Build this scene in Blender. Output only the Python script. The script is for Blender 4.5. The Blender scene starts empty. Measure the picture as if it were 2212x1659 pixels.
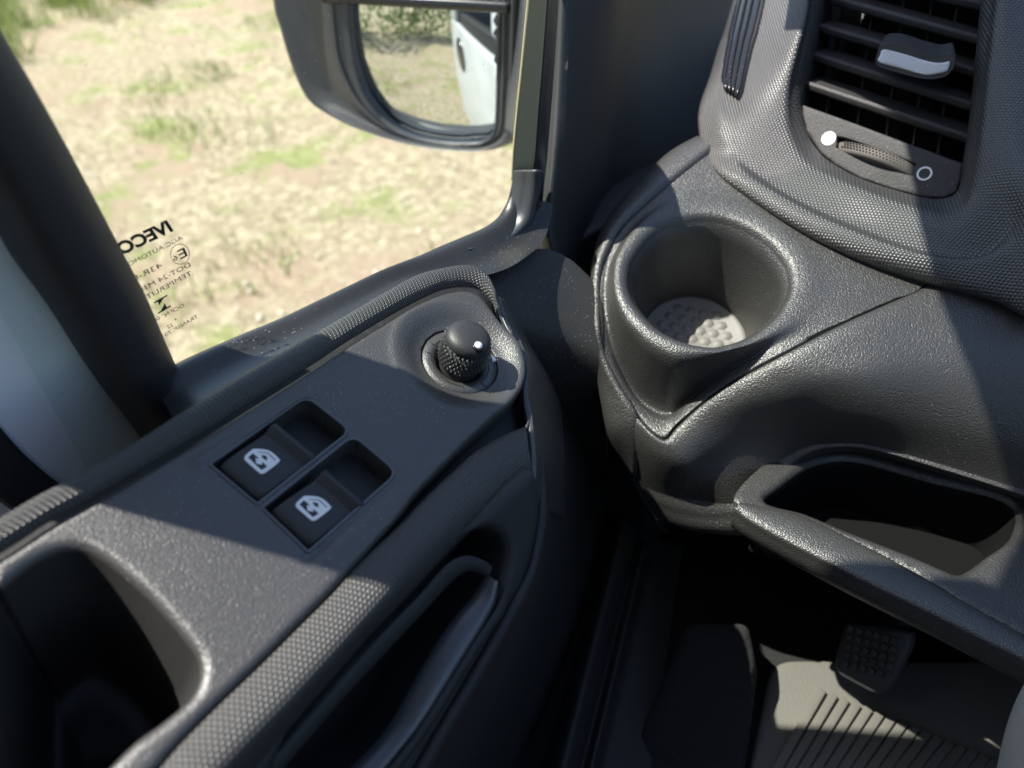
import bpy, bmesh, math, random
import numpy as np
from mathutils import Vector, Matrix
from mathutils.geometry import delaunay_2d_cdt
random.seed(7); rng = np.random.default_rng(7)
scene = bpy.context.scene
COL = scene.collection

# ------------------------------------------------------------------ camera
EYE = 1.75                       # height of the phone above the field outside
PITCH = math.radians(40.0)
FPX = 1550.0                     # focal length on a 2212 px wide picture
C0 = np.array([0.0, 0.0, EYE])
s2 = math.sqrt(0.5)
RV = np.array([s2, s2, 0.0]); HV = np.array([-s2, s2, 0.0]); ZV = np.array([0, 0, 1.0])
FV = HV*math.cos(PITCH) - ZV*math.sin(PITCH)
UV_ = HV*math.sin(PITCH) + ZV*math.cos(PITCH)
cam_d = bpy.data.cameras.new("camera"); cam = bpy.data.objects.new("camera", cam_d); COL.objects.link(cam)
cam.matrix_world = Matrix(((RV[0], UV_[0], -FV[0], C0[0]), (RV[1], UV_[1], -FV[1], C0[1]), (RV[2], UV_[2], -FV[2], C0[2]), (0, 0, 0, 1)))
cam_d.sensor_width = 36; cam_d.lens = 36*FPX/2212; cam_d.clip_start = 0.01; cam_d.clip_end = 500
cam_d.dof.use_dof = True; cam_d.dof.focus_distance = 0.325; cam_d.dof.aperture_fstop = 7.4
scene.camera = cam

# ------------------------------------------------------------------ light
SUN_AZ, SUN_EL = 50.0, 57.0      # light heads forward-right of the van (deg from +Y to +X)
w = bpy.data.worlds.new("World"); scene.world = w; w.use_nodes = True
nt = w.node_tree; bg = nt.nodes['Background']
sky = nt.nodes.new('ShaderNodeTexSky'); sky.sky_type = 'NISHITA'; sky.sun_disc = False
sky.sun_elevation = math.radians(SUN_EL); sky.sun_rotation = math.radians(SUN_AZ + 180)
nt.links.new(sky.outputs[0], bg.inputs[0]); bg.inputs[1].default_value = 0.115
sd = bpy.data.lights.new("sun", 'SUN'); sun = bpy.data.objects.new("sun", sd); COL.objects.link(sun)
sd.energy = 5.0; sd.angle = math.radians(0.5); sd.color = (1, .95, .87)
a, e = math.radians(SUN_AZ), math.radians(SUN_EL)
sun.rotation_euler = Vector((math.sin(a)*math.cos(e), math.cos(a)*math.cos(e), -math.sin(e))).to_track_quat('-Z', 'Y').to_euler()
scene.view_settings.view_transform = 'Standard'; scene.view_settings.look = 'None'
scene.view_settings.exposure = 1.13; scene.view_settings.gamma = 1.0
scene.cycles.max_bounces = 8; scene.cycles.transparent_max_bounces = 12

# ------------------------------------------------------------------ geometry helpers
def ray(x, y): return (x-1106)/FPX*RV + (829.5-y)/FPX*UV_ + FV
def P(x, y, z): return C0 + z*ray(x, y)
class Plane:
    def __init__(s, p, n):
        s.p = np.array(p, float); s.n = np.array(n, float)/np.linalg.norm(n)
        t = np.array([0, 1.0, 0]) if abs(s.n[1]) < .8 else np.array([1.0, 0, 0])
        s.u = t - s.n*np.dot(t, s.n); s.u /= np.linalg.norm(s.u); s.v = np.cross(s.n, s.u)
    def hit(s, x, y, h=0.0):
        r = ray(x, y); return C0 + r*(np.dot(s.n, s.p + s.n*h - C0)/np.dot(s.n, r))
    def depth(s, x, y, h=0.0):
        return np.dot(s.n, s.p + s.n*h - C0)/np.dot(s.n, ray(x, y))
    def to2(s, q): d = np.asarray(q) - s.p; return np.array([np.dot(d, s.u), np.dot(d, s.v)])
    def at(s, a, b, h=0.0): return s.p + s.u*a + s.v*b + s.n*h
PANEL = Plane(P(1001, 765, .30), .33*RV + .575*UV_ - .75*FV)     # armrest top of the door
DASH = Plane(P(1530, 605, .38), -.076*RV + .507*UV_ - .858*FV)   # top of the dashboard end
VENT = Plane(P(1900, 230, .40), (.05, -.75, .66))                # face of the air vent
GLASS = Plane((-.26, 0, EYE), (1, 0, 0))                         # door window
SIDE = Plane(P(908, 1248, .245), (.9, 0, .44))                   # inner side of the door below the armrest
FLOOR_Z = EYE - .45
FLOOR = Plane((0, 0, FLOOR_Z), (0, 0, 1))

def crom(pts, n, closed=False, par='chord'):
    p = np.asarray(pts, float)
    if closed: q = np.vstack([p[-1], p, p[0], p[1]])
    else: q = np.vstack([2*p[0]-p[1], p, 2*p[-1]-p[-2]])
    m = len(p) if closed else len(p)-1
    seg = np.linalg.norm(q[2:2+m]-q[1:1+m], axis=1) if par == 'chord' else np.ones(m)
    cum = np.concatenate([[0], np.cumsum(seg)])
    t = np.linspace(0, cum[-1], n, endpoint=not closed)
    i = np.clip(np.searchsorted(cum, t, side='right')-1, 0, m-1)
    f = ((t-cum[i])/np.maximum(seg[i], 1e-12))[:, None]
    p0, p1, p2, p3 = q[i], q[i+1], q[i+2], q[i+3]
    return .5*((2*p1) + (-p0+p2)*f + (2*p0-5*p1+4*p2-p3)*f*f + (-p0+3*p1-3*p2+p3)*f**3)

def empty(name, loc, label, cat, group=None, kind=None):
    o = bpy.data.objects.new(name, None); COL.objects.link(o); o.location = loc; o.empty_display_size = .05
    o['label'] = label; o['category'] = cat
    if group: o['group'] = group
    return o
def link(name, me, mat, parent=None, label=None, cat=None, kind=None, group=None, smooth=True, thick=0.0):
    o = bpy.data.objects.new(name, me); COL.objects.link(o)
    if mat: me.materials.append(mat)
    if smooth: me.polygons.foreach_set('use_smooth', [True]*len(me.polygons))
    if parent:
        o.parent = parent
        pm = Matrix.Translation(parent.location)
        q = parent
        while q.parent: q = q.parent; pm = Matrix.Translation(q.location)
        o.matrix_parent_inverse = pm.inverted() if parent.type == 'EMPTY' else parent_world(parent).inverted()
    if label: o['label'] = label
    if cat: o['category'] = cat
    if kind: o['kind'] = kind
    if group: o['group'] = group
    if thick:
        m = o.modifiers.new('thickness', 'SOLIDIFY'); m.thickness = thick; m.offset = -1
    return o
def parent_world(o):
    m = Matrix.Translation(o.location)
    if o.parent: m = parent_world(o.parent) @ o.matrix_parent_inverse @ m
    return m
def mesh(verts, faces, uvs=None, orient=None):
    me = bpy.data.meshes.new("m"); v = np.asarray(verts, float)
    me.from_pydata(v.tolist(), [], [tuple(map(int, f)) for f in faces]); me.update()
    if uvs is not None:
        lay = me.uv_layers.new(name="UVMap"); idx = np.zeros(len(me.loops), int); me.loops.foreach_get('vertex_index', idx)
        lay.data.foreach_set('uv', np.asarray(uvs, float)[idx].ravel())
    if orient is not None:
        nn = np.zeros(len(me.polygons)*3); cc = np.zeros(len(me.polygons)*3); ar = np.zeros(len(me.polygons))
        me.polygons.foreach_get('normal', nn); me.polygons.foreach_get('center', cc); me.polygons.foreach_get('area', ar)
        if np.sum(ar*np.sum(nn.reshape(-1, 3)*(np.asarray(orient)-cc.reshape(-1, 3)), axis=1)) < 0: me.flip_normals()
    return me
def grid_mesh(G, closed_u=False, orient=C0, uv=None):
    G = np.asarray(G); a, b = G.shape[:2]          # a across, b along
    if closed_u: G = np.concatenate([G, G[:, :1]], axis=1); b += 1
    V = G.reshape(-1, 3)
    F = [(i*b+j, i*b+j+1, (i+1)*b+j+1, (i+1)*b+j) for i in range(a-1) for j in range(b-1)]
    mid = G[a//2]; lu = np.concatenate([[0], np.cumsum(np.linalg.norm(np.diff(mid, axis=0), axis=1))])
    midv = G[:, b//2]; lv = np.concatenate([[0], np.cumsum(np.linalg.norm(np.diff(midv, axis=0), axis=1))])
    U = np.stack(np.meshgrid(lu, lv), axis=-1).reshape(-1, 2)
    return mesh(V, F, U, orient)
def surf(rails, nu=80, nv=8, closed=False, par='chord', orient=C0):
    R = np.array([crom(r, nu, closed, par) for r in rails])
    n = (len(rails)-1)*nv+1
    G = np.stack([crom(R[:, j], n, False, 'uniform') for j in range(nu)], axis=1)
    return grid_mesh(G, closed, orient)
def px(pl, pts, h=0.0):
    return [pl.hit(p[0], p[1], p[2] if len(p) > 2 else h) for p in pts]
def pz(pts): return [P(*p) for p in pts]
def ribbon(A, B, bulge, nu=120, nv=10, up=None, arc=math.pi):
    A = crom(A, nu); B = crom(B, nu); G = []
    T = np.gradient((A+B)/2, axis=0); W = B-A
    N = np.cross(T, W); N /= np.linalg.norm(N, axis=1)[:, None]
    ref = (C0-(A+B)/2) if up is None else np.tile(np.asarray(up), (nu, 1))
    N *= np.sign(np.sum(N*ref, axis=1))[:, None]
    for k in range(nv+1):
        ph = arc*k/nv + (math.pi-arc)/2
        G.append(A+W*(1-math.cos(ph))/2*1.0 + N*bulge*math.sin(ph))
    return grid_mesh(np.array(G))
def tube(path, r, n=10, nu=80, closed=False, cap=True):
    p = crom(path, nu, closed) if nu else np.asarray(path, float)
    nu = len(p)
    T = (np.roll(p, -1, 0)-np.roll(p, 1, 0)) if closed else np.gradient(p, axis=0)
    T /= np.linalg.norm(T, axis=1)[:, None]
    ref = np.array([0, 0, 1.0]) if abs(T[0][2]) < .9 else np.array([1.0, 0, 0])
    rr = np.broadcast_to(np.asarray(r, float), (nu,)) if np.ndim(r) == 0 else np.interp(np.linspace(0, 1, nu), np.linspace(0, 1, len(r)), r)
    G = []
    A = np.cross(T, ref); A /= np.linalg.norm(A, axis=1)[:, None]; B = np.cross(A, T)
    for k in range(n):
        c = 2*math.pi*k/n; G.append(p + rr[:, None]*(A*math.cos(c)+B*math.sin(c)))
    G = np.array(G); V = G.reshape(-1, 3); F = []
    for i in range(n):
        for j in range(nu if closed else nu-1):
            j2 = (j+1) % nu; i2 = (i+1) % n; F.append((i*nu+j, i2*nu+j, i2*nu+j2, i*nu+j2))
    if cap and not closed: F.append([i*nu for i in range(n)]); F.append([i*nu+nu-1 for i in range(n)][::-1])
    bm = bmesh.new(); me = mesh(V, F); bm.from_mesh(me); bmesh.ops.recalc_face_normals(bm, faces=bm.faces); bm.to_mesh(me); bm.free()
    return me
def inpoly(p, poly):
    x, y = p[:, 0], p[:, 1]; ins = np.zeros(len(p), bool); n = len(poly)
    for i in range(n):
        x1, y1 = poly[i]; x2, y2 = poly[(i+1) % n]
        c = ((y1 > y) != (y2 > y))
        ins ^= c & (x < (x2-x1)*(y-y1)/((y2-y1) if y2 != y1 else 1e-12)+x1)
    return ins
def pdist(p, poly):
    a = poly; b = np.roll(poly, -1, 0); d = np.full(len(p), 1e9)
    for i in range(len(a)):
        ab = b[i]-a[i]; L = np.dot(ab, ab)+1e-18
        t = np.clip(((p-a[i])@ab)/L, 0, 1); q = p-(a[i]+t[:, None]*ab)
        d = np.minimum(d, np.hypot(q[:, 0], q[:, 1]))
    return d
def loop2(pl, pts, n, smooth=True, h=0):
    q = np.array([pl.to2(pl.hit(p[0], p[1], h)) for p in pts])
    return crom(q, n, True) if smooth else q
def rounded(q, r, k=5):
    """round the corners of a 2-D polygon"""
    q = np.asarray(q, float); out = []; n = len(q)
    for i in range(n):
        a, b, c = q[i-1], q[i], q[(i+1) % n]
        d1 = (a-b); l1 = np.linalg.norm(d1); d2 = (c-b); l2 = np.linalg.norm(d2)
        rr = min(r if np.ndim(r) == 0 else r[i], l1*.45, l2*.45)
        s, t = b+d1/l1*rr, b+d2/l2*rr
        for j in range(k+1):
            f = j/k; out.append((1-f)**2*s + 2*f*(1-f)*b + f*f*t)
    return np.array(out)
def densify(q, step):
    out = []; n = len(q)
    for i in range(n):
        a, b = q[i], q[(i+1) % n]; m = max(1, int(round(np.linalg.norm(b-a)/step)))
        for j in range(m): out.append(a+(b-a)*j/m)
    return np.array(out)
def plate(pl, outer, holes=(), res=.0015, fil=.002, hfil=None, skirt=.006, hskirt=None, h0=0.0, hf=None, flat=False):
    """a moulded sheet lying on plane pl: rounded edges, holes with rounded rims, skirts down from every edge"""
    loops = [outer]+list(holes)
    fils = [fil]+list(hfil if hfil is not None else [fil]*len(holes))
    sk = [skirt]+list(hskirt if hskirt is not None else [skirt]*len(holes))
    V = []; E = []; own = []
    for li, lp in enumerate(loops):
        b = len(V); n = len(lp)
        for q in lp: V.append(q)
        E += [(b+i, b+(i+1) % n) for i in range(n)]
    nb = len(V)
    mn = outer.min(0); mx = outer.max(0)
    if not flat:
        xs = np.arange(mn[0], mx[0], res); ys = np.arange(mn[1], mx[1], res*.866)
        gx, gy = np.meshgrid(xs, ys); gx[1::2] += res/2
        p = np.stack([gx.ravel(), gy.ravel()], 1)
        for li, lp in enumerate(loops):
            if fils[li] <= 0: continue
            tn = np.roll(lp, -1, 0)-np.roll(lp, 1, 0); nr = np.stack([-tn[:, 1], tn[:, 0]], 1)
            nr /= np.linalg.norm(nr, axis=1)[:, None]+1e-12
            for f in (.06, .2, .42, .7, 1.0):
                for sgn in (1, -1): p = np.vstack([p, lp+nr*sgn*fils[li]*f])
        k = inpoly(p, outer); p = p[k]
        for hl in holes: p = p[~inpoly(p, hl)]
        ds = [pdist(p, lp) for lp in loops]
        ok = np.ones(len(p), bool)
        for li in range(len(loops)): ok &= ds[li] > max(fils[li]*.05, res*.05)
        p = p[ok]
        V += list(p)
    r = delaunay_2d_cdt([Vector(q) for q in V], E, [], 0, 1e-7)
    v2 = np.array([tuple(q) for q in r[0]]); tr = np.array([f for f in r[2] if len(f) == 3])
    cen = v2[tr].mean(1); k = inpoly(cen, outer)
    for hl in holes: k &= ~inpoly(cen, hl)
    tr = tr[k]
    h = np.full(len(v2), h0, float)
    if hf is not None: h += hf(v2)
    for li, lp in enumerate(loops):
        f = fils[li]
        if f > 0:
            d = pdist(v2, lp); x = np.clip(1-d/f, 0, 1); h -= f*(1-np.sqrt(np.maximum(0, 1-x*x)))
    W = pl.p + v2[:, :1]*pl.u + v2[:, 1:]*pl.v + h[:, None]*pl.n
    F = [tuple(t) for t in tr]; W = list(W); UVs = list(v2)
    key = {}
    for i, q in enumerate(v2): key.setdefault((round(q[0]*1e6), round(q[1]*1e6)), i)
    for li, lp in enumerate(loops):
        if sk[li] <= 0: continue
        ids = [key.get((round(q[0]*1e6), round(q[1]*1e6))) for q in lp]
        if any(i is None for i in ids):
            ids = [int(np.argmin(np.hypot(v2[:, 0]-q[0], v2[:, 1]-q[1]))) for q in lp]
        b = len(W)
        for i in ids: W.append(np.asarray(W[i]) - pl.n*sk[li]); UVs.append(v2[i])
        n = len(ids)
        for i in range(n):
            j = (i+1) % n
            F.append((ids[i], ids[j], b+j, b+i))
    me = mesh(W, F, UVs)
    bm = bmesh.new(); bm.from_mesh(me); bmesh.ops.recalc_face_normals(bm, faces=bm.faces)
    up = sum(f.normal.dot(Vector(pl.n))*f.calc_area() for f in bm.faces)
    if up < 0: bmesh.ops.reverse_faces(bm, faces=bm.faces)
    bm.to_mesh(me); bm.free()
    return me
def box_mesh(c, dx, dy, dz, bev=.0):
    """box round centre c with half-axis vectors"""
    bm = bmesh.new(); c, dx, dy, dz = [Vector(x) for x in (c, dx, dy, dz)]
    vs = [bm.verts.new(c+dx*i+dy*j+dz*k) for i in (-1, 1) for j in (-1, 1) for k in (-1, 1)]
    for f in ((0, 1, 3, 2), (4, 6, 7, 5), (0, 4, 5, 1), (2, 3, 7, 6), (0, 2, 6, 4), (1, 5, 7, 3)): bm.faces.new([vs[i] for i in f])
    bmesh.ops.recalc_face_normals(bm, faces=bm.faces)
    if bev: bmesh.ops.bevel(bm, geom=bm.edges[:], offset=bev, segments=3, affect='EDGES', profile=.5)
    me = bpy.data.meshes.new("m"); bm.to_mesh(me); bm.free(); return me
def aabox(x0, x1, y0, y1, z0, z1, bev=.0):
    return box_mesh(((x0+x1)/2, (y0+y1)/2, (z0+z1)/2), ((x1-x0)/2, 0, 0), (0, (y1-y0)/2, 0), (0, 0, (z1-z0)/2), bev)
def join(*ms):
    bm = bmesh.new()
    for m in ms: bm.from_mesh(m)
    me = bpy.data.meshes.new("m"); bm.to_mesh(me); bm.free(); return me
def lathe(o, ax, prof, n=64, uref=(1, 0, 0), cap0=False, cap1=True):
    """prof: (radius, height) pairs round axis ax"""
    ax = np.array(ax, float)/np.linalg.norm(ax); u = np.array(uref, float); u -= ax*np.dot(u, ax); u /= np.linalg.norm(u); v = np.cross(ax, u)
    V = []; F = []; m = len(prof)
    for r, h in prof:
        for k in range(n):
            c = 2*math.pi*k/n; V.append(o+ax*h+r*(u*math.cos(c)+v*math.sin(c)))
    for i in range(m-1):
        for k in range(n): F.append((i*n+k, i*n+(k+1) % n, (i+1)*n+(k+1) % n, (i+1)*n+k))
    if cap0: F.append(list(range(n))[::-1])
    if cap1: F.append([(m-1)*n+k for k in range(n)])
    me = mesh(V, F); bm = bmesh.new(); bm.from_mesh(me); bmesh.ops.recalc_face_normals(bm, faces=bm.faces); bm.to_mesh(me); bm.free(); return me

# ------------------------------------------------------------------ materials
def newmat(name):
    m = bpy.data.materials.new(name); m.use_nodes = True; return m, m.node_tree.nodes, m.node_tree.links
def hex_height(N, L, pitch):
    """domes on a triangular lattice, from the UV map in metres"""
    uv = N.new('ShaderNodeUVMap'); sc = N.new('ShaderNodeVectorMath'); sc.operation = 'SCALE'; sc.inputs['Scale'].default_value = 1/pitch
    L.new(uv.outputs[0], sc.inputs[0]); ds = []
    for off in ((0, 0, 0), (.5, .8660254, 0)):
        ad = N.new('ShaderNodeVectorMath'); ad.operation = 'ADD'; ad.inputs[1].default_value = off; L.new(sc.outputs[0], ad.inputs[0])
        wr = N.new('ShaderNodeVectorMath'); wr.operation = 'WRAP'; wr.inputs[1].default_value = (.5, .8660254, 1); wr.inputs[2].default_value = (-.5, -.8660254, -1)
        L.new(ad.outputs[0], wr.inputs[0]); ln = N.new('ShaderNodeVectorMath'); ln.operation = 'LENGTH'; L.new(wr.outputs[0], ln.inputs[0]); ds.append(ln)
    mi = N.new('ShaderNodeMath'); mi.operation = 'MINIMUM'; L.new(ds[0].outputs['Value'], mi.inputs[0]); L.new(ds[1].outputs['Value'], mi.inputs[1])
    mr = N.new('ShaderNodeMapRange'); mr.interpolation_type = 'SMOOTHSTEP'
    mr.inputs['From Min'].default_value = .18; mr.inputs['From Max'].default_value = .58; mr.inputs['To Min'].default_value = 1; mr.inputs['To Max'].default_value = 0
    L.new(mi.outputs[0], mr.inputs['Value']); return mr.outputs[0]
def plastic(name, base, rough=.5, grain=900, gdist=.00012, hexp=0, hdist=.0003, dust=.0, spec=.5, dust_scale=850, leather=0, ldist=.0005):
    m, N, L = newmat(name); b = N['Principled BSDF']
    b.inputs['Roughness'].default_value = rough; b.inputs['Specular IOR Level'].default_value = spec
    tc = N.new('ShaderNodeTexCoord')
    cl = N.new('ShaderNodeTexNoise'); cl.inputs['Scale'].default_value = 9; cl.inputs['Detail'].default_value = 5; L.new(tc.outputs['Object'], cl.inputs['Vector'])
    mx = N.new('ShaderNodeMix'); mx.data_type = 'RGBA'; mx.inputs['A'].default_value = (*[c*.8 for c in base], 1); mx.inputs['B'].default_value = (*[c*1.25 for c in base], 1)
    L.new(cl.outputs['Fac'], mx.inputs['Factor']); col = mx.outputs['Result']
    rv = N.new('ShaderNodeMapRange'); rv.inputs['To Min'].default_value = rough-.06; rv.inputs['To Max'].default_value = rough+.08; L.new(cl.outputs['Fac'], rv.inputs['Value']); L.new(rv.outputs[0], b.inputs['Roughness'])
    if dust > 0:
        d = N.new('ShaderNodeTexVoronoi'); d.inputs['Scale'].default_value = dust_scale; L.new(tc.outputs['Object'], d.inputs['Vector'])
        lt = N.new('ShaderNodeMapRange'); lt.inputs['From Min'].default_value = .10; lt.inputs['From Max'].default_value = .2; lt.inputs['To Min'].default_value = 1; lt.inputs['To Max'].default_value = 0; L.new(d.outputs['Distance'], lt.inputs['Value'])
        sp = N.new('ShaderNodeSeparateColor'); L.new(d.outputs['Color'], sp.inputs[0])
        th = N.new('ShaderNodeMath'); th.operation = 'LESS_THAN'; th.inputs[1].default_value = dust; L.new(sp.outputs[0], th.inputs[0])
        mu = N.new('ShaderNodeMath'); mu.operation = 'MULTIPLY'; L.new(lt.outputs[0], mu.inputs[0]); L.new(th.outputs[0], mu.inputs[1])
        dn = N.new('ShaderNodeTexNoise'); dn.inputs['Scale'].default_value = 26; dn.inputs['Detail'].default_value = 3; L.new(tc.outputs['Object'], dn.inputs['Vector'])
        dr = N.new('ShaderNodeMapRange'); dr.interpolation_type = 'SMOOTHSTEP'; dr.inputs['From Min'].default_value = .42; dr.inputs['From Max'].default_value = .66; dr.inputs['To Min'].default_value = .08; L.new(dn.outputs['Fac'], dr.inputs['Value'])
        mu2 = N.new('ShaderNodeMath'); mu2.operation = 'MULTIPLY'; L.new(mu.outputs[0], mu2.inputs[0]); L.new(dr.outputs[0], mu2.inputs[1])
        m2 = N.new('ShaderNodeMix'); m2.data_type = 'RGBA'; m2.inputs['B'].default_value = (.34, .33, .31, 1); L.new(mu2.outputs[0], m2.inputs['Factor']); L.new(col, m2.inputs['A']); col = m2.outputs['Result']
    L.new(col, b.inputs['Base Color'])
    nrm = None
    if hexp:
        bu = N.new('ShaderNodeBump'); bu.inputs['Distance'].default_value = hdist; bu.inputs['Strength'].default_value = 1; L.new(hex_height(N, L, hexp), bu.inputs['Height']); nrm = bu.outputs[0]
    if gdist > 0:
        g = N.new('ShaderNodeTexNoise'); g.inputs['Scale'].default_value = grain; g.inputs['Detail'].default_value = 3; g.inputs['Roughness'].default_value = .6; L.new(tc.outputs['Object'], g.inputs['Vector'])
        bu = N.new('ShaderNodeBump'); bu.inputs['Distance'].default_value = gdist; bu.inputs['Strength'].default_value = 1; L.new(g.outputs['Fac'], bu.inputs['Height'])
        if nrm: L.new(nrm, bu.inputs['Normal'])
        nrm = bu.outputs[0]
    if leather:
        wv = N.new('ShaderNodeTexNoise'); wv.inputs['Scale'].default_value = leather*.8; wv.inputs['Detail'].default_value = 1; L.new(tc.outputs['Object'], wv.inputs['Vector'])
        va = N.new('ShaderNodeVectorMath'); va.operation = 'MULTIPLY_ADD'; va.inputs[1].default_value = (.6/leather,)*3; L.new(wv.outputs['Color'], va.inputs[0]); L.new(tc.outputs['Object'], va.inputs[2])
        vo = N.new('ShaderNodeTexVoronoi'); vo.feature = 'SMOOTH_F1'; vo.inputs['Scale'].default_value = leather; vo.inputs['Smoothness'].default_value = .3; L.new(va.outputs[0], vo.inputs['Vector'])
        bu = N.new('ShaderNodeBump'); bu.invert = True; bu.inputs['Distance'].default_value = ldist; bu.inputs['Strength'].default_value = 1; L.new(vo.outputs['Distance'], bu.inputs['Height'])
        if nrm: L.new(nrm, bu.inputs['Normal'])
        nrm = bu.outputs[0]
    if nrm: L.new(nrm, b.inputs['Normal'])
    return m
M = {}
M['panel'] = plastic('panel_plastic', (.048, .047, .046), .36, 1300, .0002, dust=.35, spec=.8, leather=1500, ldist=.00011)
M['dash'] = plastic('dash_grain', (.030, .029, .0275), .40, 1500, .0001, dust=.25, spec=1.0, leather=1250, ldist=.00026)
M['hex'] = plastic('honeycomb_soft', (.034, .033, .032), .40, 1400, .00003, hexp=.0017, hdist=.0003, dust=.05, spec=.9)
M['hexs'] = plastic('honeycomb_fine', (.044, .043, .042), .40, 1400, .00003, hexp=.0017, hdist=.00035, dust=.05, spec=.6)
M['slat'] = plastic('vent_plastic', (.032, .031, .031), .50, 1300, .0003, dust=.25, dust_scale=500, spec=.4)
M['gloss'] = plastic('gloss_black', (.012, .012, .013), .22, 300, .00003, dust=.25, dust_scale=500)
M['switch'] = plastic('switch_plastic', (.022, .023, .025), .44, 1700, .00012)
M['knob'] = plastic('knob_plastic', (.026, .026, .027), .46, 1500, .00012, dust=.08, dust_scale=500)
M['rubber'] = plastic('rubber', (.022, .022, .023), .36, 500, .00015, dust=.3, dust_scale=700)
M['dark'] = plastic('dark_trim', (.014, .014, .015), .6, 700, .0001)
M['sail'] = plastic('dusty_trim', (.024, .0235, .022), .55, 800, .0002, dust=.35, dust_scale=650)
M['lower'] = plastic('lower_trim', (.02, .02, .02), .6, 600, .0002)
M['bar'] = plastic('pull_bar', (.055, .06, .07), .30, 900, .00006, spec=.8)
M['pedal'] = plastic('pedal_rubber', (.06, .06, .058), .6, 700, .0002)
M['tray_shade'] = plastic('unlit_black', (.005, .005, .005), .9, 300, .0, spec=.15)  # near-black colour stands in for the shade inside the shelf tray
M['hexr'] = plastic('honeycomb_roll', (.044, .043, .042), .46, 1400, .00003, hexp=.0018, hdist=.00028, dust=.05, spec=.55)
M['housing'] = plastic('mirror_housing', (.05, .05, .052), .32, 300, .00005, spec=.8)
M['handle'] = plastic('handle_plastic', (.045, .048, .054), .36, 900, .00006)
M['carpet'] = plastic('carpet', (.012, .012, .013), .9, 350, .002)
M['mat'] = plastic('mat_rubber', (.125, .118, .104), .75, 500, .0004, dust=.2)
M['paint'] = plastic('white_paint', (.56, .57, .58), .3, 60, .0)
M['grey'] = plastic('grey_paint', (.80, .81, .85), .42, 60, .0)
M['head'] = plastic('headlining', (.30, .30, .29), .9, 300, .0005)
M['seat'] = plastic('seat_cloth', (.42, .42, .39), .9, 600, .0006)
M['cupmat'] = plastic('cup_floor', (.16, .152, .14), .55, 600, .0001)
M['olive'] = plastic('channel_felt', (.30, .27, .165), .6, 500, .0001)
M['wheel'] = plastic('wheel_rubber', (.075, .068, .06), .6, 900, .0001)
M['handle2'] = plastic('bezel_edge', (.05, .055, .065), .28, 900, .00002, spec=1.0)
M['silver'], N, L = newmat('silver_tab'); b = N['Principled BSDF']; b.inputs['Base Color'].default_value = (.55, .56, .58, 1); b.inputs['Roughness'].default_value = .38; b.inputs['Metallic'].default_value = .55
M['white'], N, L = newmat('white_print'); b = N['Principled BSDF']; b.inputs['Base Color'].default_value = (.78, .79, .8, 1); b.inputs['Roughness'].default_value = .5
M['ink'], N, L = newmat('black_print'); b = N['Principled BSDF']; b.inputs['Base Color'].default_value = (.012, .012, .013, 1); b.inputs['Roughness'].default_value = .6
M['mirror'], N, L = newmat('mirror_glass'); b = N['Principled BSDF']; b.inputs['Base Color'].default_value = (.72, .76, .77, 1); b.inputs['Roughness'].default_value = .015; b.inputs['Metallic'].default_value = 1
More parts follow.
